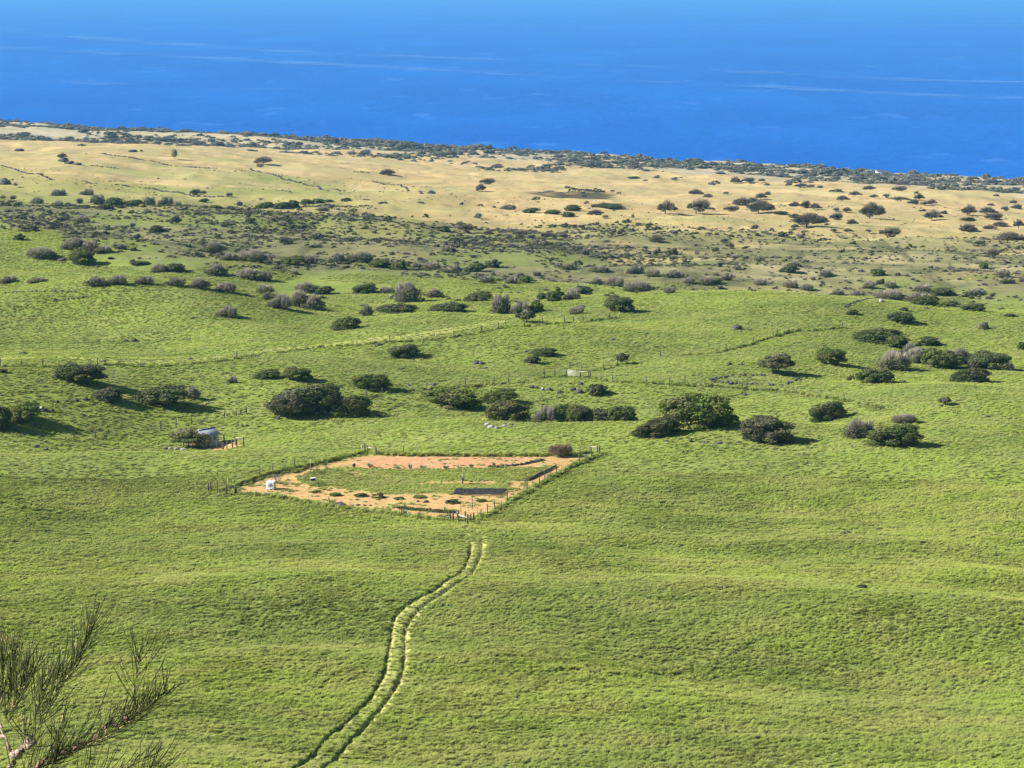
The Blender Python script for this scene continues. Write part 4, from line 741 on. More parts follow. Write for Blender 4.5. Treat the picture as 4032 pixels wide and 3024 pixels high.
ROCKROW = [(-3.93,334.74),(-2.64,335.82),(-1.16,336.6),(1.08,337.66),(2.96,339.51),(4.3,341.36),(5.35,342.57)]
HEDGEROW = [(-17.11,307.6),(-15.18,306.5),(-12.58,305.46),(-10.01,304.46),(-8.48,304.2)]
FOAM = [
  [(-2205,8827),(-2005,8463),(-1602,7817),(-1255,7262),(-872,6706),(-546,6260),(-135,5927),(230,5525),(500,5355),(647,5066),(929,4826),(1135,4769),(1186,4732)],
  [(-1725,6894),(-1600,6743),(-1145,6229),(-822,6014),(-739,5870),(-489,5601),(-119,5241),(204,4884),(447,4677),(666,4455),(902,4208),(1049,4179)],
  [(-1276,5088),(-1181,4963),(-1057,4884),(-886,4696),(-693,4555)],
  [(512,5241),(605,5174),(735,4923)],
]
IRONWOOD = [
  ('branch',0.01,0,[(-1.11,4.12,-1.86),(-1.08,4.16,-1.73),(-1.04,4.19,-1.68),(-1.01,4.21,-1.66),(-0.98,4.21,-1.64),(-0.94,4.22,-1.62),(-0.91,4.22,-1.61),(-0.87,4.22,-1.59),(-0.85,4.23,-1.57),(-0.8,4.23,-1.55),(-0.76,4.19,-1.51),(-0.74,4.19,-1.5),(-0.71,4.16,-1.46)]),
  ('branch',0,0,[(-0.97,4.18,-1.63),(-0.92,4.17,-1.6),(-0.87,4.17,-1.58),(-0.82,4.14,-1.55),(-0.77,4.15,-1.51),(-0.75,4.12,-1.48)]),
  ('stem',0.01,0,[(-1.12,4.1,-1.95),(-1.06,4.19,-1.77),(-1.06,4.25,-1.72),(-1.06,4.26,-1.67),(-1.05,4.26,-1.64),(-1.07,4.27,-1.61),(-1.09,4.32,-1.6),(-1.11,4.33,-1.58)]),
  ('pale_branch',0.01,0,[(-1.05,4.26,-1.64),(-1.03,4.23,-1.62),(-1.02,4.23,-1.61),(-0.99,4.19,-1.59),(-1,4.19,-1.57),(-1.01,4.18,-1.55)]),
  ('branch',0,0,[(-1.08,4.31,-1.61),(-1.09,4.38,-1.57),(-1.08,4.39,-1.53),(-1.09,4.44,-1.51),(-1.09,4.45,-1.47)]),
  ('branch',0,0,[(-0.99,4.19,-1.59),(-0.96,4.17,-1.5),(-0.93,4.18,-1.46),(-0.9,4.14,-1.42),(-0.88,4.15,-1.38),(-0.87,4.16,-1.36),(-0.85,4.13,-1.31)]),
  ('branch',0,0,[(-0.98,4.21,-1.64),(-0.96,4.27,-1.62),(-0.96,4.27,-1.59)]),
  ('branch',0,0,[(-1,4.19,-1.58),(-0.99,4.25,-1.52),(-0.98,4.25,-1.48),(-0.96,4.3,-1.47)]),
  ('branch',0,0,[(-1.1,4.32,-1.59),(-1.1,4.38,-1.55),(-1.1,4.39,-1.5),(-1.1,4.4,-1.46)]),
  ('branch',0,0,[(-1.08,4.31,-1.61),(-1.04,4.27,-1.51),(-1.02,4.28,-1.47),(-1.02,4.28,-1.45)]),
  ('branch',0,0,[(-0.92,4.05,-1.71),(-0.85,4.06,-1.63),(-0.79,4.07,-1.6),(-0.74,4.07,-1.57)]),
  ('branch',0,0,[(-0.83,4.03,-1.7),(-0.75,4.06,-1.62),(-0.71,4.07,-1.58)]),
  ('branch',0,0,[(-0.77,4.17,-1.52),(-0.78,4.2,-1.46),(-0.77,4.2,-1.43),(-0.77,4.21,-1.4)]),
  ('branch',0,0,[(-1.06,4.25,-1.72),(-1,4.18,-1.66),(-0.95,4.18,-1.63),(-0.94,4.19,-1.6)]),
]

rng = np.random.default_rng(7)
random.seed(7)
COL = scene.collection
def R(a): return math.radians(a)

# ---------------------------------------------------------------- helpers
def mesh_from(name, verts, faces, mats=(), midx=None, smooth=False):
    """verts (n,3), faces: list of arrays each (m,k)"""
    me = bpy.data.meshes.new(name)
    verts = np.asarray(verts, dtype=np.float32)
    if not isinstance(faces, list): faces = [faces]
    faces = [np.asarray(f, dtype=np.int32) for f in faces if len(f)]
    me.vertices.add(len(verts)); me.vertices.foreach_set('co', verts.ravel())
    nl = sum(f.size for f in faces); npoly = sum(len(f) for f in faces)
    me.loops.add(nl); me.polygons.add(npoly)
    me.loops.foreach_set('vertex_index', np.concatenate([f.ravel() for f in faces]))
    tot = np.concatenate([np.full(len(f), f.shape[1], dtype=np.int32) for f in faces])
    me.polygons.foreach_set('loop_start', np.concatenate([[0], np.cumsum(tot)[:-1]]).astype(np.int32))
    me.polygons.foreach_set('loop_total', tot)
    if midx is not None: me.polygons.foreach_set('material_index', np.asarray(midx, dtype=np.int32))
    if smooth: me.polygons.foreach_set('use_smooth', np.ones(npoly, dtype=bool))
    for m in mats: me.materials.append(m)
    me.update(calc_edges=True)
    return me

def obj(name, me, parent=None, loc=None, rot=None, scale=None):
    o = bpy.data.objects.new(name, me); COL.objects.link(o)
    if parent is not None: o.parent = parent
    if loc is not None: o.location = loc
    if rot is not None: o.rotation_euler = rot
    if scale is not None: o.scale = scale
    return o

def tag(o, label, cat, group=None):
    o['label'] = label; o['category'] = cat
    if group: o['group'] = group
    return o

def kind(o, k):
    o['kind'] = k
    return o

class MB:
    """collects boxes, tubes and sheets into one mesh"""
    def __init__(s): s.v = []; s.f = {3: [], 4: []}; s.n = 0; s.m = {3: [], 4: []}
    def add(s, v, f, mi=0):
        v = np.asarray(v, dtype=float)
        for q in f:
            s.f[len(q)].append([i + s.n for i in q]); s.m[len(q)].append(mi)
        s.v.append(v); s.n += len(v)
    def box(s, c, size, rz=0, mi=0, tilt=None):
        hx, hy, hz = [a / 2 for a in size]
        v = np.array([(x, y, z) for z in (-hz, hz) for x, y in ((-hx, -hy), (hx, -hy), (hx, hy), (-hx, hy))])
        if tilt is not None: v = v @ np.array(tilt.to_matrix()).T
        ca, sa = math.cos(rz), math.sin(rz)
        v = np.c_[v[:, 0] * ca - v[:, 1] * sa, v[:, 0] * sa + v[:, 1] * ca, v[:, 2]] + np.array(c)
        s.add(v, [(3, 2, 1, 0), (4, 5, 6, 7), (0, 1, 5, 4), (1, 2, 6, 5), (2, 3, 7, 6), (3, 0, 4, 7)], mi)
    def tube(s, pts, rad, n=5, mi=0):
        pts = [Vector(p) for p in pts]
        rad = rad if hasattr(rad, '__len__') else [rad] * len(pts)
        rings = []
        for i, p in enumerate(pts):
            d = (pts[min(i + 1, len(pts) - 1)] - pts[max(i - 1, 0)]).normalized()
            a = d.cross(Vector((0.31, 0.17, 0.93)) if abs(d.z) < 0.9 else Vector((1, 0, 0))).normalized(); b = d.cross(a)
            for k in range(n):
                t = 2 * math.pi * k / n
                rings.append(p + (a * math.cos(t) + b * math.sin(t)) * rad[i])
        f = []
        for i in range(len(pts) - 1):
            for k in range(n):
                f.append((i * n + k, i * n + (k + 1) % n, (i + 1) * n + (k + 1) % n, (i + 1) * n + k))
        e = (len(pts) - 1) * n
        for k in range(1, n - 1):
            f.append((e, e + k, e + k + 1)); f.append((0, k + 1, k))
        s.add([tuple(r) for r in rings], f, mi)
    def mesh(s, name, mats, smooth=False):
        return mesh_from(name, np.concatenate(s.v), [np.array(s.f[3]).reshape(-1, 3), np.array(s.f[4]).reshape(-1, 4)], mats, s.m[3] + s.m[4], smooth)

# ---------------------------------------------------------------- materials
def new_mat(name):
    m = bpy.data.materials.new(name); m.use_nodes = True
    nt = m.node_tree; b = nt.nodes['Principled BSDF']
    return m, nt, b
def node(nt, t, **kw):
    n = nt.nodes.new(t)
    for k, v in kw.items():
        if k in n.inputs: n.inputs[k].default_value = v
        else: setattr(n, k, v)
    return n
def noise(nt, vec, scale, detail=3, rough=0.55, mapping=None):
    if mapping is not None:
        mp = node(nt, 'ShaderNodeMapping'); mp.inputs['Scale'].default_value = mapping
        nt.links.new(vec, mp.inputs['Vector']); vec = mp.outputs[0]
    n = node(nt, 'ShaderNodeTexNoise', Scale=scale, Detail=detail, Roughness=rough)
    nt.links.new(vec, n.inputs['Vector'])
    return n.outputs['Fac']
def remap(nt, fac, a, b, lo=0.0, hi=1.0):
    r = node(nt, 'ShaderNodeMapRange'); r.inputs[1].default_value = a; r.inputs[2].default_value = b
    r.inputs[3].default_value = lo; r.inputs[4].default_value = hi; r.interpolation_type = 'SMOOTHSTEP'
    nt.links.new(fac, r.inputs[0]); return r.outputs[0]
def mix(nt, fac, a, b, mode='MIX'):
    m = node(nt, 'ShaderNodeMix', data_type='RGBA', blend_type=mode)
    for sock, v in ((m.inputs[0], fac), (m.inputs[6], a), (m.inputs[7], b)):
        if isinstance(v, (int, float)): sock.default_value = v
        elif isinstance(v, tuple): sock.default_value = v + (1,) if len(v) == 3 else v
        else: nt.links.new(v, sock)
    return m.outputs[2]
def mth(nt, op, a, b=0.0):
    m = node(nt, 'ShaderNodeMath', operation=op)
    for i, v in enumerate((a, b)):
        if isinstance(v, (int, float)): m.inputs[i].default_value = v
        else: nt.links.new(v, m.inputs[i])
    return m.outputs[0]

def simple_mat(name, c1, c2=None, rough=0.8, scale=3.0, spec=0.3, metal=0.0):
    m, nt, b = new_mat(name)
    c2 = c2 or tuple(v * 0.8 for v in c1)
    geo = node(nt, 'ShaderNodeNewGeometry')
    f = remap(nt, noise(nt, geo.outputs['Position'], scale, 4), 0.35, 0.65)
    nt.links.new(mix(nt, f, c1, c2), b.inputs['Base Color'])
    b.inputs['Roughness'].default_value = rough; b.inputs['Specular IOR Level'].default_value = spec; b.inputs['Metallic'].default_value = metal
    return m

def leaf_mat(name, c1, c2, c3, trans=0.25, wscale=0.09):
    m, nt, b = new_mat(name)
    geo = node(nt, 'ShaderNodeNewGeometry'); oi = node(nt, 'ShaderNodeObjectInfo')
    col = mix(nt, geo.outputs['Random Per Island'], c1, c2)
    f = remap(nt, noise(nt, geo.outputs['Position'], 0.35, 3), 0.42, 0.68)
    col = mix(nt, mth(nt, 'MULTIPLY', f, 0.75), col, c3)
    r = remap(nt, oi.outputs['Random'], 0, 1, 0.82, 1.14)
    v = node(nt, 'ShaderNodeHueSaturation'); nt.links.new(col, v.inputs['Color']); nt.links.new(r, v.inputs['Value'])
    nt.links.new(remap(nt, oi.outputs['Random'], 0, 1, 0.8, 1.12), v.inputs['Saturation'])
    b.inputs['Roughness'].default_value = 0.7; b.inputs['Specular IOR Level'].default_value = 0.12
    nt.links.new(v.outputs[0], b.inputs['Base Color'])
    tr = node(nt, 'ShaderNodeBsdfTranslucent'); nt.links.new(v.outputs[0], tr.inputs[0])
    ms = node(nt, 'ShaderNodeMixShader'); ms.inputs[0].default_value = trans
    nt.links.new(b.outputs[0], ms.inputs[1]); nt.links.new(tr.outputs[0], ms.inputs[2])
    nt.links.new(ms.outputs[0], nt.nodes['Material Output'].inputs[0])
    return m

LEAF_G = leaf_mat('leaf_green', (0.060, 0.090, 0.023), (0.140, 0.178, 0.048), (0.140, 0.138, 0.062))
LEAF_L = leaf_mat('leaf_olive', (0.085, 0.105, 0.036), (0.140, 0.150, 0.060), (0.110, 0.090, 0.055))
LEAF_K = leaf_mat('leaf_dry_tree', (0.085, 0.075, 0.052), (0.150, 0.128, 0.092), (0.080, 0.082, 0.050))
LEAF_S = leaf_mat('leaf_shrub', (0.068, 0.085, 0.034), (0.125, 0.130, 0.058), (0.125, 0.112, 0.070))
LEAF_C = leaf_mat('leaf_coast', (0.175, 0.180, 0.125), (0.255, 0.248, 0.185), (0.190, 0.178, 0.135))
LEAF_Y = leaf_mat('leaf_garden', (0.085, 0.125, 0.030), (0.130, 0.170, 0.045), (0.120, 0.120, 0.050))
LEAF_T = leaf_mat('leaf_tussock', (0.420, 0.400, 0.250), (0.300, 0.330, 0.160), (0.400, 0.350, 0.210), trans=0.4)
TWIG = leaf_mat('bare_twigs', (0.270, 0.245, 0.200), (0.400, 0.365, 0.305), (0.190, 0.180, 0.125), trans=0.10)
LEAF_W = leaf_mat('leaf_umbrella', (0.062, 0.076, 0.028), (0.125, 0.135, 0.055), (0.150, 0.132, 0.080))
TWIG_K = leaf_mat('dry_tree_twigs', (0.150, 0.125, 0.100), (0.230, 0.195, 0.160), (0.120, 0.110, 0.080), trans=0.08)
TWIG_BROWN = leaf_mat('brown_twigs', (0.400, 0.320, 0.180), (0.300, 0.250, 0.130), (0.290, 0.260, 0.120), trans=0.30)
BARK = simple_mat('bark', (0.085, 0.070, 0.055), (0.14, 0.12, 0.10), 0.9, 6)
BARK_PALE = simple_mat('bark_pale', (0.30, 0.26, 0.22), (0.20, 0.17, 0.14), 0.9, 6)
ROCK_DARK = simple_mat('rock_dark', (0.045, 0.042, 0.040), (0.085, 0.078, 0.070), 0.9, 4)
ROCK_PALE = simple_mat('rock_pale', (0.34, 0.32, 0.29), (0.16, 0.15, 0.14), 0.9, 3)
WOOD_DARK = simple_mat('weathered_dark_wood', (0.050, 0.042, 0.034), (0.095, 0.08, 0.065), 0.9, 8)
WOOD_PALE = simple_mat('weathered_pale_wood', (0.42, 0.38, 0.32), (0.30, 0.27, 0.22), 0.85, 8)
STEEL_POST = simple_mat('steel_post', (0.10, 0.105, 0.09), (0.16, 0.155, 0.13), 0.7, 8, 0.4)
WHITE_PAINT = simple_mat('white_paint', (0.78, 0.78, 0.76), (0.66, 0.66, 0.63), 0.5, 5)

# ---------------------------------------------------------------- the ground
def lookup(table, a): return np.interp(a, table[:, 0], table[:, 1])

def path_depth(x, y, r):
    """0..1 inside the two wheel ruts"""
    out = np.zeros_like(x)
    m = (r > 140) & (r < 310) & (np.abs(x) < 60)
    if m.any():
        w = np.zeros(m.sum())
        for line in RUTS:
            wig = vnoise(x[m] * 0.9, y[m] * 0.9, 41) * 0.07
            d = seg_dist(x[m], y[m], line) + wig
            w = np.maximum(w, 1 - sstep(0.12, 0.32, d))
        out[m] = w
    return out

def soil_mask(x, y, soft=0.9):
    j = vnoise(x / 1.7, y / 1.5, 51) * 0.8 + vnoise(x / 0.6, y / 0.6, 53) * 0.3; k = vnoise(x / 1.8, y / 1.6, 52) * 0.8 + vnoise(x / 0.6, y / 0.6, 54) * 0.3
    s = np.maximum(poly_soft(x + j, y + k, SOIL, soft), poly_soft(x + j, y + k, SHEDYARD, soft))
    bed = np.zeros_like(x)
    for b in BEDS: bed = np.maximum(bed, poly_soft(x + j, y + k, b, soft))
    for b in BEDGAPS: bed = bed * (1 - 0.8 * poly_soft(x + j * 1.5, y + k * 1.5, b, soft))
    dark = poly_soft(x, y, DARKBED, 0.4)
    return s, bed, dark

def relief(x, y, r):
    """clumps and wind combed hummocks of the turf"""
    a = np.zeros_like(x)
    n = r < 420
    xs, ys, rs = x[n], y[n], r[n]
    wx = vnoise(xs / 9, ys / 9, 61) * 1.6
    t = vnoise(xs / 1.3, (ys + wx) / 0.85, 62) * 0.075 + vnoise(xs / 0.75, ys / 0.55, 63) * 0.045 + vnoise(xs / 4.5, (ys + wx) / 2.6, 64) * 0.06
    a[n] = t * (1 - sstep(330, 420, rs))
    n = (r > 300) & (r < 1100)
    xs, ys, rs = x[n], y[n], r[n]
    t = vnoise(xs / 2.0, ys / 1.5, 65) * 0.06 + vnoise(xs / 8, ys / 5, 66) * 0.09
    a[n] += t * sstep(300, 420, rs) * (1 - sstep(900, 1100, rs))
    n = r > 700
    a[n] += (vnoise(x[n] / 9, y[n] / 7, 67) * 0.45 + vnoise(x[n] / 24, y[n] / 18, 68) * 0.7) * sstep(700, 1000, r[n])
    return a

def ground_z(x, y, detail=True):
    x = np.atleast_1d(np.asarray(x, float)); y = np.atleast_1d(np.asarray(y, float)); r = np.hypot(x, y)
    z = base_height(x, y)
    if detail:
        s, bed, dark = soil_mask(x, y)
        cut = path_depth(x, y, r)
        z = z + relief(x, y, r) * (1 - 0.8 * np.maximum(s, cut)) * sstep(60, 140, r) - 0.30 * cut - 0.16 * s * (1 - bed) + 0.05 * bed
    return z

def gz(x, y): return float(ground_z([x], [y], False)[0])
def gzd(x, y): return float(ground_z([x], [y], True)[0])

def grown(a, b, s0, k, cap=1e9):
    o = [a]
    while o[-1] < b: o.append(o[-1] + min(max(s0, o[-1] * k), cap))
    return o
rad = np.array([0.6, 1.5, 3, 5, 8, 12, 18, 26, 36, 48, 62, 78, 94, 110, 122, 132, 140, 146] + grown(150, 318, 0.27, 0) [0:] + grown(318.4, 720, 0.5, 0.0018) + grown(722, 3700, 1.4, 0.0042) + [3800, 4200, 5500, 9000])
az = np.array(sorted(set(np.round(np.concatenate([np.arange(-0.262, 0.262, 0.00115), np.arange(-0.42, -0.262, 0.004), np.arange(0.264, 0.42, 0.004),
      np.arange(-1.4, -0.42, 0.05), np.arange(0.43, 1.4, 0.05), np.linspace(1.5, 2 * math.pi - 1.5, 24)]), 5))))
na, nr = len(az), len(rad)
A, Q = np.meshgrid(az, rad)
X = (np.sin(A) * Q).ravel(); Y = (np.cos(A) * Q).ravel(); RR = Q.ravel(); AA = A.ravel()
AAw = np.where(AA > math.pi, AA - 2 * math.pi, AA)
Z = ground_z(X, Y)
# zone weights
n1 = vnoise(X / 60, Y / 45, 71) * 0.6 + vnoise(X / 22, Y / 16, 72) * 0.4
n2 = vnoise(X / 110, Y / 60, 73) * 0.6 + vnoise(X / 30, Y / 22, 74) * 0.4
lr = np.log(RR)
tg = lr - np.log(lookup(GREEN_END, AAw)); tt = lr - np.log(lookup(TAN_START, AAw)); tc = lr - np.log(lookup(COAST_SCRUB_START, AAw))
n3 = vnoise(X / 13, Y / 7, 70) * 0.6 + vnoise(X / 5, Y / 4, 69) * 0.4
dry = sstep(-0.17, 0.19, tt + 0.14 * n2 + 0.09 * n3)
past = sstep(-0.02, 0.03, tg + 0.05 * n1)
scrub = past * (1 - dry)
coast = sstep(-0.03, 0.05, tc + 0.05 * n2)
# strips of fresh green inside the scrub and drier ground on the right
scrub = scrub * (1 - 0.55 * sstep(0.25, 0.5, vnoise(X / 70, Y / 30, 75)) * (1 - sstep(0.0, 0.14, AAw)))
patch = sstep(0.0, 0.35, vnoise(X / 55, Y / 26, 76) + 0.35 * vnoise(X / 14, Y / 9, 77)) * sstep(0.02, 0.12, tg)
dry = np.clip(dry + patch * 0.62 * sstep(-0.14, 0.05, AAw) * (1 - dry), 0, 1)
gully = poly_soft(X, Y, GULLY, 18.0) * sstep(-0.35, 0.2, vnoise(X / 30, Y / 22, 78))
green_in_dry = np.clip(gully + sstep(0.1, 0.5, vnoise(X / 140, Y / 70, 79)) * sstep(0.0, 0.06, -AAw) * (1 - sstep(0.25, 0.5, tt)) * 0.9, 0, 1)
left = sstep(0.04, -0.22, AAw) if False else 1 - sstep(-0.22, 0.03, AAw)
green_in_dry = np.clip(green_in_dry + 0.9 * left * (1 - sstep(0.15, 0.55, tt + 0.25 * n2 + 0.1 * n3)), 0, 1)
dry = dry * (1 - 0.66 * green_in_dry)
s, bed, dark = soil_mask(X, Y)
red = poly_soft(X + vnoise(X / 2, Y / 2, 81), Y + vnoise(X / 2, Y / 2, 82), REDSOIL, 3.0)
pale = np.zeros_like(X); trail = np.zeros_like(X)
for w, k, pts in TRAILS:
    P_ = np.array(pts); lo = P_.min(0) - 8; hi = P_.max(0) + 8
    m = (X > lo[0]) & (X < hi[0]) & (Y > lo[1]) & (Y < hi[1])
    d = seg_dist(X[m], Y[m], pts) + vnoise(X[m] / 4, Y[m] / 4, 83) * 0.5
    v = 1 - sstep(w * 0.3, w * 1.0, np.abs(d) if k == 'd' else np.abs(np.abs(d) - 0.9))
    if k == 'd': trail[m] = np.maximum(trail[m], v)
    else: pale[m] = np.maximum(pale[m], v)
Z = Z - trail * 0.16
cut = path_depth(X, Y, RR)
strip = np.zeros_like(X)
m = (RR > 140) & (RR < 310) & (np.abs(X) < 60)
strip[m] = 0.8 * (1 - sstep(1.7, 2.1, seg_dist(X[m], Y[m], RUTS[0]) + seg_dist(X[m], Y[m], RUTS[1])))  # sunlit short grass between the ruts, brightness put into the colour
manure = poly_soft(X + vnoise(X / 12, Y / 9, 84) * 9, Y + vnoise(X / 12, Y / 9, 85) * 9, MANURE, 12.0)
idx = np.arange(nr * na).reshape(nr, na)
nxt = np.roll(idx, -1, axis=1)
quads = np.stack([idx[:-1].ravel(), nxt[:-1].ravel(), nxt[1:].ravel(), idx[1:].ravel()], axis=1)[:, ::-1]
V = np.c_[X, Y, Z]
V = np.vstack([V, [[0, 0, EYE - 1.65]]]); c = len(V) - 1
fan = np.stack([np.full(na, c), nxt[0], idx[0]], axis=1)

GROUND, nt, b = new_mat('pasture_ground')
geo = node(nt, 'ShaderNodeNewGeometry'); pos = geo.outputs['Position']
za = node(nt, 'ShaderNodeVertexColor', layer_name='zone'); zm = node(nt, 'ShaderNodeVertexColor', layer_name='mark')
sep = node(nt, 'ShaderNodeSeparateColor'); nt.links.new(za.outputs[0], sep.inputs[0])
sepm = node(nt, 'ShaderNodeSeparateColor'); nt.links.new(zm.outputs[0], sepm.inputs[0])
def green_colour(nt, pos):
    """the pasture's own colour, shared by the turf and the blades"""
    big = remap(nt, noise(nt, pos, 0.022, 3, 0.5, (1, 1.5, 0.2)), 0.38, 0.62)
    mid = remap(nt, noise(nt, pos, 0.10, 3, 0.55, (1, 1.6, 0.2)), 0.36, 0.64)
    c = mix(nt, big, (0.190, 0.250, 0.050), (0.250, 0.318, 0.052))
    c = mix(nt, mth(nt, 'MULTIPLY', mid, 0.55), c, (0.295, 0.312, 0.092))
    lush = remap(nt, noise(nt, pos, 0.030, 2, 0.5, (1, 1.7, 0.2)), 0.60, 0.75)
    return mix(nt, mth(nt, 'MULTIPLY', lush, 0.6), c, (0.240, 0.335, 0.042))
cg = green_colour(nt, pos)
fine = remap(nt, noise(nt, pos, 1.1, 4, 0.6, (0.6, 1.1, 0.4)), 0.30, 0.70)
cg = mix(nt, fine, mix(nt, 0.70, cg, (0.085, 0.110, 0.032)), mix(nt, 0.35, cg, (0.085, 0.110, 0.032)))  # turf darkened, the shade under the tufts put into its colour
fw = remap(nt, noise(nt, pos, 0.16, 5, 0.65, (0.55, 1.2, 0.3)), 0.32, 0.68)
cs = mix(nt, fw, (0.085, 0.090, 0.044), (0.160, 0.165, 0.068))
st = remap(nt, noise(nt, pos, 1.0, 5, 0.65, (0.016, 0.045, 0.02)), 0.46, 0.66)
cs = mix(nt, mth(nt, 'MULTIPLY', st, mth(nt, 'ADD', 0.18, mth(nt, 'MULTIPLY', sepm.outputs[1], 0.6))), cs, (0.330, 0.285, 0.150))
cd = mix(nt, remap(nt, noise(nt, pos, 0.02, 5, 0.6, (0.6, 1.3, 0.3)), 0.3, 0.7), (0.375, 0.275, 0.125), (0.490, 0.372, 0.180))
cd = mix(nt, mth(nt, 'MULTIPLY', remap(nt, noise(nt, pos, 0.05, 5, 0.65, (0.5, 1.5, 0.3)), 0.46, 0.66), 0.6), cd, (0.300, 0.240, 0.120))
cc = mix(nt, remap(nt, noise(nt, pos, 0.03, 5, 0.65), 0.35, 0.65), (0.270, 0.240, 0.150), (0.400, 0.340, 0.225))
tA = remap(nt, noise(nt, pos, 1.0, 5, 0.65, (0.030, 0.009, 0.02)), 0.46, 0.58)
tB = remap(nt, noise(nt, pos, 1.0, 3, 0.6, (0.11, 0.022, 0.05)), 0.52, 0.62)
cd = mix(nt, mth(nt, 'MULTIPLY', tA, 0.60), cd, (0.300, 0.235, 0.105))
cd = mix(nt, mth(nt, 'MULTIPLY', tB, 0.42), cd, (0.220, 0.165, 0.080))
cs = mix(nt, mth(nt, 'MULTIPLY', tB, 0.65), cs, (0.050, 0.058, 0.026))
cs = mix(nt, mth(nt, 'MULTIPLY', tA, 0.30), cs, (0.230, 0.215, 0.100))
col = mix(nt, sep.outputs[1], cg, cs)
ol = remap(nt, noise(nt, pos, 1.0, 5, 0.6, (0.006, 0.016, 0.01)), 0.44, 0.62)
cd = mix(nt, mth(nt, 'MULTIPLY', ol, 0.55), cd, (0.300, 0.275, 0.120))
wd = remap(nt, noise(nt, pos, 1.0, 6, 0.7, (0.035, 0.10, 0.03)), 0.56, 0.72)
cd = mix(nt, mth(nt, 'MULTIPLY', wd, 0.5), cd, (0.240, 0.170, 0.100))
col = mix(nt, sep.outputs[0], col, cd)
col = mix(nt, sep.outputs[2], col, cc)
soilc = mix(nt, remap(nt, noise(nt, pos, 0.9, 5, 0.65), 0.3, 0.7), (0.370, 0.225, 0.095), (0.480, 0.315, 0.150))
soilc = mix(nt, remap(nt, noise(nt, pos, 2.4, 4, 0.7), 0.5, 0.75), soilc, (0.30, 0.19, 0.085))
sgr = remap(nt, noise(nt, pos, 0.55, 5, 0.7), 0.47, 0.66)
soilc = mix(nt, mth(nt, 'MULTIPLY', sgr, 0.75), soilc, (0.300, 0.255, 0.095))
soilr = mix(nt, remap(nt, noise(nt, pos, 1.1, 5, 0.65), 0.3, 0.7), (0.380, 0.205, 0.105), (0.460, 0.270, 0.150))
soilc = mix(nt, sepm.outputs[1], soilc, soilr)
col = mix(nt, sepm.outputs[0], col, soilc)
col = mix(nt, mth(nt, 'MULTIPLY', sepm.outputs[2], 0.6), col, (0.360, 0.370, 0.110))
# alpha of 'mark': worn dark earth, plus rut shade put into the colour; alpha of 'zone': pale rut edges
col = mix(nt, zm.outputs['Alpha'], col, (0.070, 0.060, 0.035))
col = mix(nt, za.outputs['Alpha'], col, (0.370, 0.370, 0.130))
nt.links.new(col, b.inputs['Base Color'])
b.inputs['Roughness'].default_value = 0.95; b.inputs['Specular IOR Level'].default_value = 0.05
bp = node(nt, 'ShaderNodeBump', Strength=0.55, Distance=0.25)
bsum = mth(nt, 'ADD', noise(nt, pos, 1.6, 4, 0.65, (0.7, 1.2, 1)), mth(nt, 'MULTIPLY', noise(nt, pos, 0.25, 4, 0.6, (0.7, 1.2, 1)), 3.0))
nt.links.new(bsum, bp.inputs['Height']); nt.links.new(bp.outputs[0], b.inputs['Normal'])

me = mesh_from('ground', V, [quads, fan], [GROUND], smooth=True)
def add_attr(me, name, cols):
    a = me.attributes.new(name, 'FLOAT_COLOR', 'POINT')
    full = np.zeros((len(me.vertices), 4), dtype=np.float32); full[:len(cols)] = cols
    a.data.foreach_set('color', full.ravel())
rutedge = np.zeros_like(X)
mm = (RR > 140) & (RR < 310) & (np.abs(X) < 60)
rd = seg_dist(X[mm] - 0.42, Y[mm] + 0.05, RUTS[1])
rutedge[mm] = (1 - sstep(0.12, 0.42, rd)) * (0.35 + 0.65 * sstep(-0.2, 0.4, vnoise(X[mm] / 3, Y[mm] / 3, 88)))
rd = seg_dist(X[mm] - 0.36, Y[mm] + 0.05, RUTS[0])
rutedge[mm] = np.maximum(rutedge[mm], (1 - sstep(0.08, 0.3, rd)) * 0.45)
add_attr(me, 'zone', np.c_[dry, scrub, coast, rutedge])
# outside the garden the second channel holds how much dry grass streaks the scrub
red = np.where(RR > 500, sstep(-0.06, 0.10, AAw + 0.05 * n2) , red)
add_attr(me, 'mark', np.c_[s * (1 - bed * 0.93), red, np.maximum(pale, strip), np.clip(cut * 0.6 + trail * 0.5 + manure * 0.95, 0, 1)])
ground = kind(obj('ground', me), 'structure')

# ---------------------------------------------------------------- the sea
SEA, nt, b = new_mat('sea_water')
geo = node(nt, 'ShaderNodeNewGeometry'); pos = geo.outputs['Position']
sx = node(nt, 'ShaderNodeSeparateXYZ'); nt.links.new(pos, sx.inputs[0])
u = mth(nt, 'ADD', sx.outputs[1], mth(nt, 'MULTIPLY', sx.outputs[0], 0.653))
shore = remap(nt, u, 2850, 3050, 1.0, 0.0)
shore = mth(nt, 'MULTIPLY', shore, remap(nt, noise(nt, pos, 0.008, 3), 0.45, 0.62))
streak = remap(nt, noise(nt, pos, 1.0, 6, 0.65, (0.0022, 0.0013, 1)), 0.35, 0.70)  # wave shading put into the colour as paler and darker bands
fleck = remap(nt, noise(nt, pos, 1.0, 3, 0.6, (0.0085, 0.0050, 1)), 0.60, 0.70)
c = mix(nt, streak, (0.001, 0.068, 0.310), (0.002, 0.086, 0.360))
c = mix(nt, mth(nt, 'MULTIPLY', fleck, 0.20), c, (0.08, 0.24, 0.60))
c = mix(nt, mth(nt, 'MULTIPLY', shore, 0.7), c, (0.02, 0.22, 0.42))
nt.links.new(c, b.inputs['Base Color'])
b.inputs['Roughness'].default_value = 0.45; b.inputs['Specular IOR Level'].default_value = 0.03; b.inputs['IOR'].default_value = 1.33
bp = node(nt, 'ShaderNodeBump', Strength=0.5, Distance=6.0)
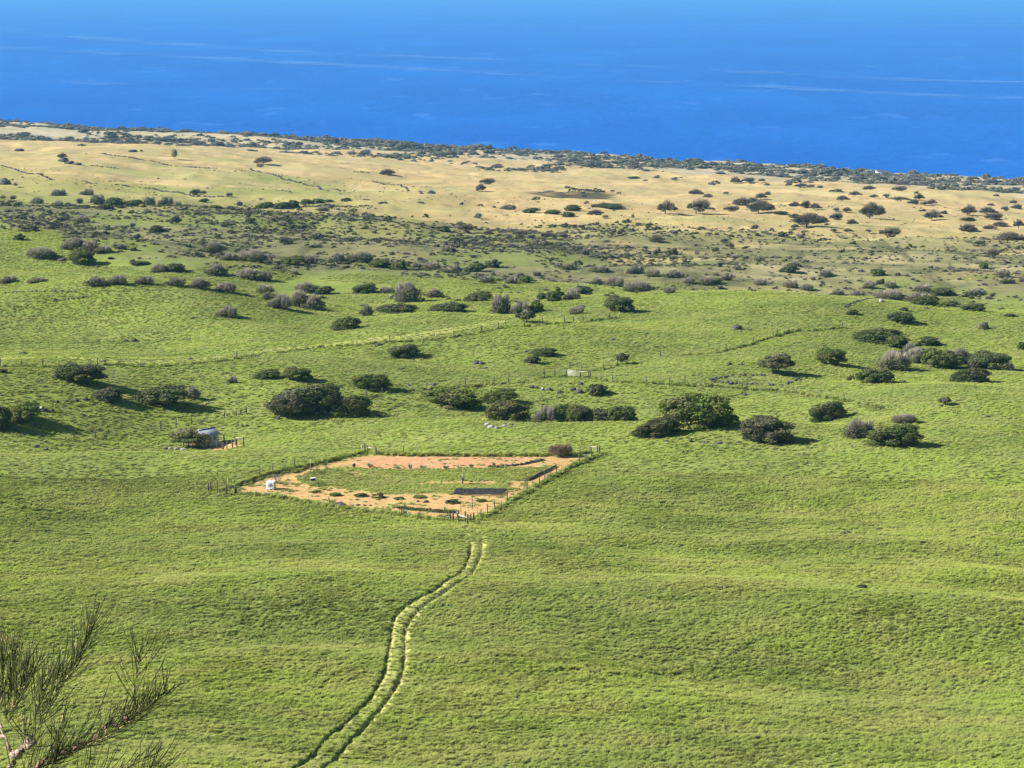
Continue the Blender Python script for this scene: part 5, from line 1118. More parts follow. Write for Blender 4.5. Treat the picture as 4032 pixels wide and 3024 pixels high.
nt.links.new(noise(nt, pos, 0.03, 4, 0.6), bp.inputs['Height']); nt.links.new(bp.outputs[0], b.inputs['Normal'])
S_ = 110000.0
me = mesh_from('sea', [(-S_, -S_, 0), (S_, -S_, 0), (S_, S_, 0), (-S_, S_, 0)], np.array([[0, 1, 2, 3]]), [SEA])
kind(obj('sea', me), 'structure')
SLICKM, nt, b = new_mat('slick_water')
geo = node(nt, 'ShaderNodeNewGeometry'); pos = geo.outputs['Position']
b.inputs['Base Color'].default_value = (0.12, 0.28, 0.62, 1); b.inputs['Roughness'].default_value = 0.6  # sheen of the slicks put into the colour of paler strips
al = mth(nt, 'MULTIPLY', remap(nt, noise(nt, pos, 1.0, 5, 0.65, (0.004, 0.004, 1)), 0.40, 0.70), 0.28)
nt.links.new(al, b.inputs['Alpha'])
mb = MB()
for line in FOAM:
    pts = [Vector((p[0], p[1], 1.5)) for p in line]
    q = []
    for p0, p1 in zip(pts[:-1], pts[1:]):
        for k in range(6): q.append(p0.lerp(p1, k / 6))
    q.append(pts[-1])
    L = []
    for i, p in enumerate(q):
        d = (q[min(i + 1, len(q) - 1)] - q[max(i - 1, 0)]).normalized(); n = Vector((-d.y, d.x, 0))
        wd = p.length * 0.0075 * (1 + 0.7 * random.random()); off = n * (random.random() - 0.5) * p.length * 0.008
        L += [tuple(p + off - n * wd), tuple(p + off + n * wd)]
    mb.add(L, [(2 * i, 2 * i + 2, 2 * i + 3, 2 * i + 1) for i in range(len(q) - 1)])
kind(obj('slick_lines', mb.mesh('slick_lines', [SLICKM])), 'structure')

# ---------------------------------------------------------------- plants: shapes
def quads_at(cen, nor, size, aspect=1.5, r=rng, bend=0.0):
    n = len(cen)
    t = r.normal(size=(n, 3)); a = np.cross(nor, t); a /= np.linalg.norm(a, axis=1, keepdims=True) + 1e-9
    bb = np.cross(nor, a)
    sz = size * (0.6 + 0.8 * r.random(n))[:, None]
    a = a * sz * 0.5; bb = bb * sz * 0.5 * aspect
    v = np.stack([cen - a - bb, cen + a - bb * 0.6, cen + a * 0.8 + bb, cen - a * 0.7 + bb * 0.7], axis=1).reshape(-1, 3)
    f = np.arange(n * 4).reshape(n, 4)
    return v, f

def crown_points(r, lobes, leaves, sweep, form):
    """leaf positions and facings in a crown 1 wide, 1 tall (0..1), about 0.85 deep"""
    cs, rs = [], []
    for i in range(lobes):
        for _ in range(30):
            x = r.uniform(-0.5, 0.5); y = r.uniform(-0.42, 0.42)
            e = (x / 0.5) ** 2 + (y / 0.42) ** 2
            if e < 0.86: break
        env = max(0.0, 1 - e ** 1.7) ** 0.42
        top = env * (1 - sweep * 0.55 * (0.5 - x)) * r.uniform(0.82, 1.0)
        if form == 'dome':
            lr_ = r.uniform(0.10, 0.17); z = max(lr_ * 0.8, (top - lr_ * 0.8) * (r.uniform(0.15, 0.95) if r.random() < 0.5 else 1.0))
        else:   # umbrella: leaves only in the upper part
            lr_ = r.uniform(0.09, 0.16); z = (0.40 if form == 'umb' else 0.20) + (0.54 if form == 'umb' else 0.74) * (top - 0.15) * (r.uniform(0.25, 1.0)) - 0.08 * e
        cs.append((x * 0.92, y * 0.92, z)); rs.append(lr_)
    cs = np.array(cs); rs = np.array(rs)
    which = r.choice(lobes, leaves, p=(rs ** 2) / (rs ** 2).sum())
    d = r.normal(size=(leaves, 3)); d[:, 2] += 0.25; d /= np.linalg.norm(d, axis=1, keepdims=True)
    rad_ = rs[which][:, None] * (1 - 0.55 * r.random((leaves, 1)) ** 2.2)
    flat = np.array([1, 1, 0.95 if form == 'dome' else 0.7])
    p = cs[which] + d * rad_ * flat
    p[:, 2] = np.maximum(p[:, 2], 0.015)
    nrm = d + 0.55 * r.normal(size=d.shape); nrm /= np.linalg.norm(nrm, axis=1, keepdims=True)
    return p, nrm, cs, rs

def limbs(mb, r, tips, base=(0, 0, -0.06), r0=0.03, fork=0.3, n=5):
    b0 = Vector(base); f = Vector((base[0] + r.uniform(-.03, .03), base[1], fork))
    mb.tube([b0, b0.lerp(f, 0.5) + Vector((r.uniform(-.02, .02), r.uniform(-.02, .02), 0)), f], [r0, r0 * 0.8, r0 * 0.7], 6)
    for t in tips:
        t = Vector(t); mid = f.lerp(t, 0.5) + Vector((r.uniform(-.04, .04), r.uniform(-.04, .04), r.uniform(-.02, .06)))
        mb.tube([f, mid, t], [r0 * 0.55, r0 * 0.35, r0 * 0.12], 4)

def twig_points(r, n, sweep, w0, segs=3, spread=1.0):
    """thin curved twigs in several overlapping fans, each fan a dome of its own"""
    m = 7
    fx = np.r_[0.0, r.uniform(-0.33, 0.33, m - 1)]; fy = np.r_[0.0, r.uniform(-0.26, 0.26, m - 1)]
    fr = np.r_[0.30, r.uniform(0.14, 0.26, m - 1)]; fh = np.r_[0.95, r.uniform(0.45, 0.98, m - 1)] * (1 - sweep * 0.45 * (0.4 - fx))
    w_ = fr ** 2 * (0.4 + fh); k = r.choice(m, n, p=w_ / w_.sum())
    ang = r.uniform(0, 2 * math.pi, n); rr = r.random(n) ** 0.6
    lx = np.cos(ang) * rr; ly = np.sin(ang) * rr
    x = np.clip(fx[k] + lx * fr[k] * spread, -0.52, 0.52); y = np.clip(fy[k] + ly * fr[k] * 0.9 * spread, -0.46, 0.46)
    env = (np.maximum(0, 1 - rr ** 3) ** 0.5) * fh[k] * r.uniform(0.72, 1.06, n)
    tip = np.c_[x, y, np.maximum(env, 0.05)]
    root = np.c_[fx[k] * 0.7, fy[k] * 0.7, np.zeros(n)]
    s0 = r.random(n)[:, None] ** 0.9 * 0.82
    start = root + (tip - root) * s0 * np.array([1, 1, 0.9]) + r.normal(size=(n, 3)) * 0.010
    start[:, 2] = np.maximum(start[:, 2], 0)
    mid = (start + tip) / 2 + np.c_[lx * 0.05, ly * 0.05, -0.03 * np.ones(n)] * (1 - s0) + r.normal(size=(n, 3)) * 0.010
    side = np.cross(tip - start, r.normal(size=(n, 3))); side /= np.linalg.norm(side, axis=1, keepdims=True) + 1e-9
    w = w0 * (0.6 + 0.8 * r.random(n))[:, None]
    v = np.stack([start - side * w, start + side * w, mid - side * w * .75, mid + side * w * .75, tip - side * w * .3, tip + side * w * .3], axis=1).reshape(-1, 3)
    k = np.arange(n)[:, None] * 6
    f = np.concatenate([k + np.array([[0, 1, 3, 2]]), k + np.array([[2, 3, 5, 4]])])
    return v, f

CROWNS = {}
def crown_mesh(kd, lod, seed):
    key = (kd, lod, seed)
    if key in CROWNS: return CROWNS[key]
    r = np.random.default_rng(abs(hash((ord(kd), lod, seed))) % 100000 if False else ord(kd) * 1000 + lod * 100 + seed)
    n, sz, lb = [(10500, 0.031, 52), (3200, 0.052, 34), (520, 0.105, 16)][lod]
    if kd in 'gls':
        sw = {0: 0.9, 1: 0.35, 2: 0.6, 3: 0.1}[seed % 4]
        p, nr_, cs, rs = crown_points(r, lb, n, sw, 'dome')
        v, f = quads_at(p, nr_, sz, 1.4, r)
        mats = [{'g': LEAF_G, 'l': LEAF_L, 's': LEAF_S}[kd]]; mi = np.zeros(len(f), int)
        if kd == 'l':      # pale sprays standing out of the dome
            v2, f2 = twig_points(r, n // 4, sw, 0.008)
            f2 = f2 + len(v); mi = np.r_[mi, np.zeros(len(f2), int)]; v = np.r_[v, v2]; f = np.r_[f, f2]
    elif kd in 'kw':
        sw = 0.5
        p, nr_, cs, rs = crown_points(r, int(lb * (0.6 if kd == 'k' else 1.0)), int(n * (0.5 if kd == 'k' else 0.9)), sw, 'umb' if kd == 'w' else 'open')
        v, f = quads_at(p, nr_, sz * (0.85 if kd == 'k' else 1.0), 1.5, r); mats = [LEAF_K if kd == 'k' else LEAF_W]; mi = np.zeros(len(f), int)
        v2, f2 = twig_points(r, int([1500, 700, 220][lod] * (1.0 if kd == 'k' else 0.6)), 0.3, [0.005, 0.008, 0.014][lod]); v2[:, 2] = 0.22 + 0.74 * v2[:, 2]
        mats = mats + [TWIG if kd == 'w' else TWIG_K]
        f2 = f2 + len(v); mi = np.r_[mi, np.ones(len(f2), int)]; v = np.r_[v, v2]; f = np.r_[f, f2]
    elif kd == 'b':
        n2 = [5200, 1900, 460][lod]; w0 = [0.0042, 0.0075, 0.016][lod]
        v, f = twig_points(r, n2, 0.55, w0); mats = [TWIG, LEAF_S]; mi = np.zeros(len(f), int)
        p, nr_, cs, rs = crown_points(r, lb, n // 5, 0.55, 'dome')      # a few leaves low in the bush
        p[:, 2] *= 0.7
        v2, f2 = quads_at(p, nr_, sz, 1.4, r)
        f2 = f2 + len(v); mi = np.r_[mi, np.ones(len(f2), int)]; v = np.r_[v, v2]; f = np.r_[f, f2]
    else:
        n2 = [3600, 1300, 300][lod]; w0 = [0.0065, 0.010, 0.02][lod]
        v, f = twig_points(r, n2, 0.3, w0); v[:, 2] = 0.25 + v[:, 2] * 0.75; mats = [TWIG_BROWN]; mi = np.zeros(len(f), int)
    CROWNS[key] = mesh_from('crown_' + {'g': 'green', 'l': 'olive', 's': 'shrub', 'k': 'spreading', 'w': 'umbrella', 'b': 'bare', 'd': 'twiggy'}[kd], v, [f], mats, mi)
    return CROWNS[key]
TRUNKS = {}
def trunk_mesh(kd, seed):
    key = (kd, seed)
    if key in TRUNKS: return TRUNKS[key]
    r = random.Random(ord(kd) * 31 + seed); mb = MB()
    if kd in 'kwd':
        for q in range(1 if kd == 'k' else 2):
            bx = (q - 0.5) * 0.12 if kd != 'k' else r.uniform(-.06, .02)
            limbs(mb, r, [(r.uniform(-.36, .36), r.uniform(-.28, .28), r.uniform(.5, .8)) for _ in range(6)], (bx - 0.04, 0, -0.06), 0.026 if kd != 'd' else 0.016, 0.24)
        m = BARK if kd != 'd' else BARK_PALE
    elif kd == 'b':
        for q in range(4):
            limbs(mb, r, [(r.uniform(-.3, .3), r.uniform(-.25, .25), r.uniform(.4, .75)) for _ in range(3)], (r.uniform(-.12, .12), r.uniform(-.1, .1), -0.06), 0.011, 0.12)
        m = BARK_PALE
    else:
        for q in range(3):
            limbs(mb, r, [(r.uniform(-.34, .34), r.uniform(-.28, .28), r.uniform(.3, .7)) for _ in range(3)], (r.uniform(-.15, .15), r.uniform(-.12, .12), -0.06), 0.016, 0.14)
        m = BARK
    TRUNKS[key] = mb.mesh('trunk_' + kd, [m])
    return TRUNKS[key]

NAMES = {'g': ('bush', 'bush'), 'b': ('bare_bush', 'bush'), 'k': ('spreading_tree', 'tree'), 's': ('low_shrub', 'shrub'), 'l': ('olive_bush', 'bush'), 'd': ('bare_tree', 'tree'), 'w': ('umbrella_tree', 'tree')}
for i, (x, y, w, h, kd, label, group) in enumerate(TREES):
    w *= {'k': 1.16, 'g': 1.12, 'b': 1.10, 'd': 1.15}.get(kd, 1.0); h *= {'k': 1.2, 'g': 1.03, 'b': 1.08, 'd': 1.15}.get(kd, 1.0)
    dist = math.hypot(x, y); pxw = w / dist * 2130           # size in the picture
    if kd == 'g' and ('tree' in label): nm = ('green_tree', 'tree')
    elif kd == 'b' and ('tree' in label): nm = ('leafless_tree', 'tree')
    else: nm = NAMES[kd]
    lod = 0 if pxw > 26 else 1 if pxw > 10 else 2
    seed = i % (5 if lod == 0 else 4)
    rz = rng.uniform(-0.35, 0.35); z = gz(x, y) - 0.04 * h
    flip = 1.0
    dep = w * (rng.uniform(0.75, 0.95) if pxw < 40 else rng.uniform(0.5, 0.6))
    if pxw > 10:
        o = obj(nm[0], None, None, (x, y, z), (0, 0, rz), (w * flip, dep, h))
        obj('trunk', trunk_mesh(kd, seed % 3), o)
        obj('crown', crown_mesh(kd, lod, seed), o)
    else:
        o = obj(nm[0], crown_mesh(kd, lod, seed), None, (x, y, z), (0, 0, rz), (w, dep, h))
    tag(o, label, nm[1], group)

# ---------------------------------------------------------------- scattered scrub and grass (uncountable)
def scatter(name, sources, pts, rot, scl, var, host_mat=None):
    src = bpy.data.collections.new(name + '_sources')
    for k, m in enumerate(sources):
        src.objects.link(bpy.data.objects.new('%s_%02d' % (name, k), m))
    me = bpy.data.meshes.new(name); me.vertices.add(len(pts)); me.vertices.foreach_set('co', np.asarray(pts, dtype=np.float32).ravel())
    for nm, dt, dat, fld in (('rot', 'FLOAT_VECTOR', rot, 'vector'), ('scl', 'FLOAT_VECTOR', scl, 'vector')):
        a = me.attributes.new(nm, dt, 'POINT'); a.data.foreach_set(fld, np.asarray(dat, dtype=np.float32).ravel())
    a = me.attributes.new('var', 'INT', 'POINT'); a.data.foreach_set('value', np.asarray(var, dtype=np.int32))
    o = kind(obj(name, me), 'stuff')
    ng = bpy.data.node_groups.new(name, 'GeometryNodeTree')
    ng.interface.new_socket('Geometry', in_out='INPUT', socket_type='NodeSocketGeometry'); ng.interface.new_socket('Geometry', in_out='OUTPUT', socket_type='NodeSocketGeometry')
    gi = ng.nodes.new('NodeGroupInput'); go = ng.nodes.new('NodeGroupOutput')
    ip = ng.nodes.new('GeometryNodeInstanceOnPoints'); ci = ng.nodes.new('GeometryNodeCollectionInfo')
    ci.inputs['Collection'].default_value = src; ci.inputs['Separate Children'].default_value = True; ci.inputs['Reset Children'].default_value = True
    ip.inputs['Pick Instance'].default_value = True
    for nm, dt, sock in (('rot', 'FLOAT_VECTOR', 'Rotation'), ('scl', 'FLOAT_VECTOR', 'Scale'), ('var', 'INT', 'Instance Index')):
        na_ = ng.nodes.new('GeometryNodeInputNamedAttribute'); na_.data_type = dt; na_.inputs['Name'].default_value = nm
        ng.links.new(na_.outputs[0], ip.inputs[sock])
    ng.links.new(gi.outputs[0], ip.inputs['Points']); ng.links.new(ci.outputs[0], ip.inputs['Instance']); ng.links.new(ip.outputs[0], go.inputs[0])
    md = o.modifiers.new('scatter', 'NODES'); md.node_group = ng
    return o

def polar_points(n, r0, r1, a=0.30):
    r = np.sqrt(rng.random(n) * (r1 * r1 - r0 * r0) + r0 * r0); t = rng.uniform(-a, a, n)
    return r * np.sin(t), r * np.cos(t), r, t

BLADES, nt, b = new_mat('grass_blades')
geo = node(nt, 'ShaderNodeNewGeometry')
cg = green_colour(nt, geo.outputs['Position'])
cg = mix(nt, mth(nt, 'MULTIPLY', geo.outputs['Random Per Island'], 0.30), cg, (0.36, 0.35, 0.15))
nt.links.new(cg, b.inputs['Base Color']); b.inputs['Roughness'].default_value = 0.75; b.inputs['Specular IOR Level'].default_value = 0.08
tr = node(nt, 'ShaderNodeBsdfTranslucent'); nt.links.new(cg, tr.inputs[0])
ms = node(nt, 'ShaderNodeMixShader'); ms.inputs[0].default_value = 0.35
nt.links.new(b.outputs[0], ms.inputs[1]); nt.links.new(tr.outputs[0], ms.inputs[2]); nt.links.new(ms.outputs[0], nt.nodes['Material Output'].inputs[0])

def tuft_mesh(k):
    r = np.random.default_rng(900 + k); n = 30
    bx = r.normal(size=n) * 0.17; by = r.normal(size=n) * 0.13
    H_ = r.uniform(0.20, 0.42, n); lean = r.uniform(0.10, 0.42, n); dy = r.normal(size=n) * 0.10
    side = np.c_[r.normal(size=n) * 0.5, np.ones(n), np.zeros(n)]; side /= np.linalg.norm(side, axis=1, keepdims=True)
    w = r.uniform(0.018, 0.034, n)[:, None]
    p0 = np.c_[bx, by, -0.05 * np.ones(n)]; p1 = np.c_[bx + lean * 0.30, by + dy * 0.4, H_ * 0.62]; p2 = np.c_[bx + lean, by + dy, H_ * (1 - 0.45 * lean)]
    v = np.stack([p0 - side * w, p0 + side * w, p1 - side * w, p1 + side * w, p2], axis=1).reshape(-1, 3)
    q = np.arange(n)[:, None] * 5
    return mesh_from('grass_tuft', v, [q + np.array([[2, 3, 4]]), q + np.array([[0, 1, 3, 2]])], [BLADES])
tufts = [tuft_mesh(k) for k in range(8)]
TP, TR_, TS_ = [], [], []
for n, r0, r1, s0 in ((400000, 148, 335, 0.62), (430000, 330, 820, 0.84)):
    x, y, r, t = polar_points(n, r0, r1, 0.365 if r0 < 200 else 0.315)
    keep = rng.random(n) < 0.80 + 0.45 * (vnoise(x / 1.1, y / 0.7, 62) * 0.6 + vnoise(x / 5, y / 3, 64) * 0.15)
    x, y, r, t = x[keep], y[keep], r[keep], t[keep]
    sm, bd, dk = soil_mask(x, y)
    ct = path_depth(x, y, r)
    trl = np.zeros_like(x)
    for w_, k_, pts in TRAILS:
        if k_ == 'p': trl = np.maximum(trl, (np.abs(np.abs(seg_dist(x, y, pts)) - 0.9) < 0.55) * (rng.random(len(x)) < 0.55))
        if k_ == 'd': trl = np.maximum(trl, 1 - sstep(w_ * 0.3, w_ * 0.9, seg_dist(x, y, pts)))
    lim = lookup(GREEN_END, t)
    edge = (seg_dist(x - 0.42, y + 0.05, RUTS[1]) < 0.24) & (rng.random(len(x)) < 0.45) if s0 < 0.7 else np.zeros(len(x), bool)
    d0 = seg_dist(x, y, RUTS[0]); d1 = seg_dist(x, y, RUTS[1]); mid_ = (d0 + d1 < 2.0) if r0 < 200 else np.zeros(len(x), bool)
    ok = (ct < 0.04) & ~edge & ~(mid_ & (rng.random(len(x)) < 0.55)) & (dk < 0.3) & (trl < 0.5) & ((sm < 0.3) | (bd > 0.6) | ((vnoise(x / 1.7, y / 1.4, 57) + 0.5 * vnoise(x / 0.7, y / 0.7, 58) > 0.42) & (rng.random(len(x)) < 0.5))) & (r < lim * (1.0 + 0.08 * vnoise(x / 20, y / 15, 90)))
    x, y, r, bd, mid_ = x[ok], y[ok], r[ok], bd[ok], mid_[ok]
    z = ground_z(x, y)
    cl = vnoise(x / 1.8, y / 1.1, 91) * 0.30 + vnoise(x / 12, y / 8, 92) * 0.12
    sc = s0 * (1.0 + cl * (1.0 if s0 < 0.7 else 0.5)) * rng.uniform(0.75, 1.25, len(x)) * np.where(bd > 0.5, 0.7, 1) * np.where(mid_, 0.8, 1)
    TP.append(np.c_[x, y, z]); TS_.append(np.c_[sc, sc, sc * (0.70 if s0 > 0.7 else 1)])
    TR_.append(np.c_[rng.normal(size=len(x)) * 0.15, rng.normal(size=len(x)) * 0.15, vnoise(x / 7, y / 7, 93) * 0.4 + rng.normal(size=len(x)) * 0.35])
for label, hgt, wood, pts in FENCES:
    if 'shed' in label: continue
    P_ = np.array(pts)
    for a_, b2 in zip(P_[:-1], P_[1:]):
        n = int(np.hypot(*(b2 - a_)) * (6 if 'garden' in label else 1.5)) + 1; q = rng.random(n)[:, None]; p = a_ + (b2 - a_) * q + rng.normal(size=(n, 2)) * 0.22
        sc = rng.uniform(0.9, 1.7, n) * max(1, np.hypot(*a_) / 420)
        TP.append(np.c_[p, ground_z(p[:, 0], p[:, 1])]); TS_.append(np.c_[sc * .9, sc * .9, sc * 1.2]); TR_.append(np.c_[rng.normal(size=n) * .2, rng.normal(size=n) * .2, rng.normal(size=n) * 1.2])
TP = np.concatenate(TP); TS_ = np.concatenate(TS_); TR_ = np.concatenate(TR_)
scatter('grass', tufts, TP, TR_, TS_, rng.integers(0, 8, len(TP)))

# low scrub in the olive band, tussocks on the slopes, dense scrub by the coast
def shrub_src(kd, seeds): return [crown_mesh(kd, 2, s_) for s_ in seeds]
x, y, r, t = polar_points(240000, 520, 1500, 0.30)
rel1 = np.log(r) - np.log(lookup(GREEN_END, t)); rel2 = np.log(r) - np.log(lookup(TAN_START, t))
dens = np.where((rel1 > -0.02) & (rel2 < 0.03), 0.80 - 0.58 * sstep(0.0, 0.12, t), 0.0) + np.where((rel1 > -0.20) & (rel1 <= 0), 0.10 * sstep(0.0, 0.45, vnoise(x / 30, y / 14, 89)), 0) + np.where((rel2 >= 0.03) & (rel2 < 0.35), 0.05, 0)
dens = dens * np.clip(0.55 + 1.3 * (vnoise(x / 45, y / 24, 94) * 0.6 + vnoise(x / 14, y / 9, 95) * 0.5), 0, 1.6)
k = rng.random(len(x)) < dens
rk = rel2[k]; x, y = x[k], y[k]; w_ = rng.lognormal(0.05, 0.45, len(x)) * np.where(rk > 0.03, 0.62, 1.0); h_ = w_ * rng.uniform(0.35, 0.6, len(x))
scatter('low_scrub', shrub_src('s', range(3)) + shrub_src('b', range(3)), np.c_[x, y, ground_z(x, y) - 0.05], np.c_[0 * x, 0 * x, rng.uniform(-.4, .4, len(x))], np.c_[w_, w_, h_], rng.choice(6, len(x)))
def coast_leaf(seed):
    m = crown_mesh('s', 2, seed).copy(); m.materials[0] = LEAF_C; return m
x, y, r, t = polar_points(120000, 1100, 3750, 0.30)
rel3 = np.log(r) - np.log(lookup(COAST_SCRUB_START, t))
uu = y + 0.653 * x
dens = sstep(-0.10, 0.10, rel3 + 0.16 * vnoise(x / 120, y / 90, 96)) * np.clip(0.45 + 1.1 * (vnoise(x / 90, y / 70, 97) * 0.6 + vnoise(x / 35, y / 30, 98) * 0.5), 0, 1) * (1 - sstep(2845, 2875, uu))
k = rng.random(len(x)) < dens * 0.95
x, y = x[k], y[k]; w_ = np.clip(rng.lognormal(1.75, 0.42, len(x)), 2, 16); h_ = w_ * rng.uniform(0.28, 0.50, len(x))
scatter('coastal_scrub', [coast_leaf(s_) for s_ in range(4)] + shrub_src('k', range(2)) + shrub_src('b', range(1)), np.c_[x, y, ground_z(x, y) - 0.1], np.c_[0 * x, 0 * x, rng.uniform(-.5, .5, len(x))], np.c_[w_, w_, h_], rng.choice(7, len(x)))

# ---------------------------------------------------------------- rocks and stone rows
def rock_mesh(k, mat):
    r = np.random.default_rng(300 + k); import bmesh
    bm = bmesh.new(); bmesh.ops.create_icosphere(bm, subdivisions=2, radius=0.5)
    for v in bm.verts:
        p = v.co; d = 1 + 0.28 * float(vnoise([p.x * 3 + k * 7], [p.y * 3 + p.z * 4], 400 + k)[0]) + r.normal() * 0.05
        v.co = p * d
        if v.co.z < -0.12: v.co.z = -0.12 - 0.2 * abs(v.co.z)
    me = bpy.data.meshes.new('rock'); bm.to_mesh(me); bm.free(); me.materials.append(mat); return me
rocks_d = [rock_mesh(k, ROCK_DARK) for k in range(5)]; rocks_p = [rock_mesh(k + 5, ROCK_PALE) for k in range(4)]
for i, (x, y, w, h, pale_, label) in enumerate(ROCKS):
    me = (rocks_p[i % 4] if pale_ else rocks_d[i % 5])
    h = max(h, 0.25 * w)
    o = obj('stone' if pale_ else 'rock', me, None, (x, y, gzd(x, y) + h * 0.20), (rng.uniform(-.1, .1), rng.uniform(-.1, .1), rng.uniform(0, 0.5)), (w, w * rng.uniform(0.7, 1.0), h * 1.25))
    tag(o, label, 'rock', 'pale stones' if pale_ else 'dark rocks')
for line, label in STONE_ROWS:
    cen = Vector((line[0][0], line[0][1], gzd(*line[0]))); root = obj('stone_row', None, None, cen); tag(root, label, 'stone row', 'old stone rows')
    dist = cen.length; sz = max(0.45, dist * 0.00050)
    V_, F_, nn = [], [], 0
    base = np.array([v.co[:] for v in rocks_d[0].vertices]); tri = np.array([p.vertices[:] for p in rocks_d[0].polygons])
    import bmesh
    bm = bmesh.new(); bmesh.ops.create_icosphere(bm, subdivisions=1, radius=0.5); base = np.array([v.co[:] for v in bm.verts]); tri = np.array([[v.index for v in f.verts] for f in bm.faces]); bm.free()
    for p0, p1 in zip(line[:-1], line[1:]):
        L = math.hypot(p1[0] - p0[0], p1[1] - p0[1])
        for k in range(max(2, int(L / (sz * 0.75)))):
            if rng.random() < 0.16: continue
            tt_ = rng.random(); px = p0[0] + (p1[0] - p0[0]) * tt_ + rng.normal() * sz * 0.5; py = p0[1] + (p1[1] - p0[1]) * tt_ + rng.normal() * sz * 0.5
            sc = sz * rng.uniform(0.6, 1.5)
            v = base * (1 + 0.2 * rng.normal(size=(len(base), 1))) * np.array([sc * 1.3, sc, sc * 0.95]) + np.array([px, py, gzd(px, py) + sc * 0.25]) - np.array(cen)
            V_.append(v); F_.append(tri + nn); nn += len(v)
    kind(obj('stones', mesh_from('stones', np.concatenate(V_), [np.concatenate(F_)], [ROCK_DARK]), root), 'stuff')

# ---------------------------------------------------------------- fences and gates
def post_mesh(kind_):
    mb = MB()
    if kind_ == 'wood': mb.tube([(0, 0, -0.25), (0.01, 0, 0.5), (0, 0.01, 1.0)], [0.085, 0.08, 0.07], 7); return mb.mesh('wood_post', [WOOD_DARK])
    if kind_ == 'pale': mb.tube([(0, 0, -0.25), (-0.01, 0, 0.5), (0, 0.01, 1.0)], [0.075, 0.07, 0.06], 6); return mb.mesh('pale_post', [WOOD_PALE])
    if kind_ == 'big': mb.tube([(0, 0, -0.25), (0, 0, 1.0)], [0.12, 0.11], 8); return mb.mesh('big_post', [WOOD_DARK])
    mb.box((0, 0, 0.40), (0.045, 0.006, 1.25)); mb.box((0, 0.018, 0.40), (0.006, 0.03, 1.25)); mb.box((0, 0.003, 0.02), (0.10, 0.006, 0.14)); return mb.mesh('steel_post', [STEEL_POST])
POSTS = {k: post_mesh(k) for k in ('wood', 'steel', 'big', 'pale')}
WIRE = simple_mat('wire', (0.22, 0.22, 0.21), None, 0.5, 8, 0.5, 0.6)
for label, hgt, wood, pts in FENCES:
    root = obj('post_fence', None, None, (pts[0][0], pts[0][1], gz(*pts[0]))); tag(root, label, 'fence', 'ranch fences')
    tops = []
    for i, (x, y) in enumerate(pts):
        q = rng.random(); kd = 'wood' if (q < wood or i in (0,)) else ('pale' if q < wood + 0.08 and wood < 1 else 'steel')
        z = gzd(x, y); hh = hgt * rng.uniform(0.9, 1.12) * (1.15 if kd == 'wood' else 1.0)
        thick = max(1.0, math.hypot(x, y) / 330) * (1.25 if kd == 'steel' else 1.0)
        o = obj('post', POSTS[kd], root, Vector((x, y, z)) - root.location, (rng.normal() * 0.05, rng.normal() * 0.06, rng.uniform(-.3, .3)), (thick, thick, hh))
        tops.append((x, y, z, hgt))
    mb = MB()
    for fr in (0.30, 0.62, 0.92):
        mb.tube([tuple(Vector((p[0], p[1] - 0.06, p[2] + p[3] * fr)) - root.location) for p in tops], 0.006, 3)
    obj('wire', mb.mesh('wire', [WIRE]), root)
for name, label, cat, ps, rails in BRACES:
    c0 = Vector((ps[0][0], ps[0][1], gz(ps[0][0], ps[0][1]))); root = obj(name, None, None, c0); tag(root, label, cat)
    tops = []
    for x, y, h in ps:
        z = gzd(x, y); o = obj('post', POSTS['big'], root, Vector((x, y, z)) - c0, (rng.normal() * 0.02, rng.normal() * 0.02, 0), (1, 1, h)); tops.append(Vector((x, y, z + h)) - c0)
    for i, j, fr in rails:
        a, b_ = tops[i].copy(), tops[j].copy(); a.z -= ps[i][2] * (1 - fr); b_.z -= ps[j][2] * (1 - fr)
        mb = MB(); d = (b_ - a).normalized() * 0.06; mb.tube([a - d, b_ + d], [0.075, 0.07], 7)
        obj('rail', mb.mesh('rail', [WOOD_PALE if name != 'rail_gate' else WOOD_DARK]), root)
    if len(ps) > 1 and rails:      # the diagonal brace wire
        mb = MB(); mb.tube([tops[rails[0][0]] - Vector((0, 0, ps[0][2] * 0.9)), tops[rails[0][1]] - Vector((0, 0, 0.2))], 0.008, 4); obj('brace_wire', mb.mesh('brace_wire', [WIRE]), root)

# the long white gate
GATE_METAL = simple_mat('pale_gate_metal', (0.56, 0.56, 0.52), (0.46, 0.46, 0.42), 0.6, 3)
(ax, ay), (bx, by), (cx, cy) = WHITE_GATE
g0 = Vector((ax, ay, gz(ax, ay))); root = obj('field_gate', None, None, g0); tag(root, 'long pale barred metal gate with a plank panel, where the fences meet', 'gate')
for (x, y) in WHITE_GATE: obj('post', POSTS['big'], root, Vector((x, y, gzd(x, y))) - g0, None, (1, 1, 1.55))
dirv = Vector((bx - ax, by - ay, gz(bx, by) - g0.z)); dn = dirv.normalized()
for k in range(5):
    mb = MB(); o_ = Vector((0, -0.10, 0.30 + 0.25 * k)); mb.tube([dn * 0.2 + o_, dirv - dn * 0.2 + o_], 0.038, 6); obj('bar', mb.mesh('bar', [GATE_METAL]), root)
for f_ in (0.05, 0.35, 0.65, 0.95):
    mb = MB(); p = dirv * f_ + Vector((0, -0.12, 0)); mb.tube([p + Vector((0, 0, 0.28)), p + Vector((0, 0, 1.33))], 0.03, 6); obj('upright', mb.mesh('upright', [GATE_METAL]), root)
d2 = Vector((cx, cy, gz(cx, cy))) - g0
mb = MB(); mb.tube([dirv + Vector((0, -0.1, 1.25)), d2 + Vector((0, -0.1, 1.25))], 0.085, 6); obj('top_rail', mb.mesh('top_rail', [WOOD_PALE]), root)
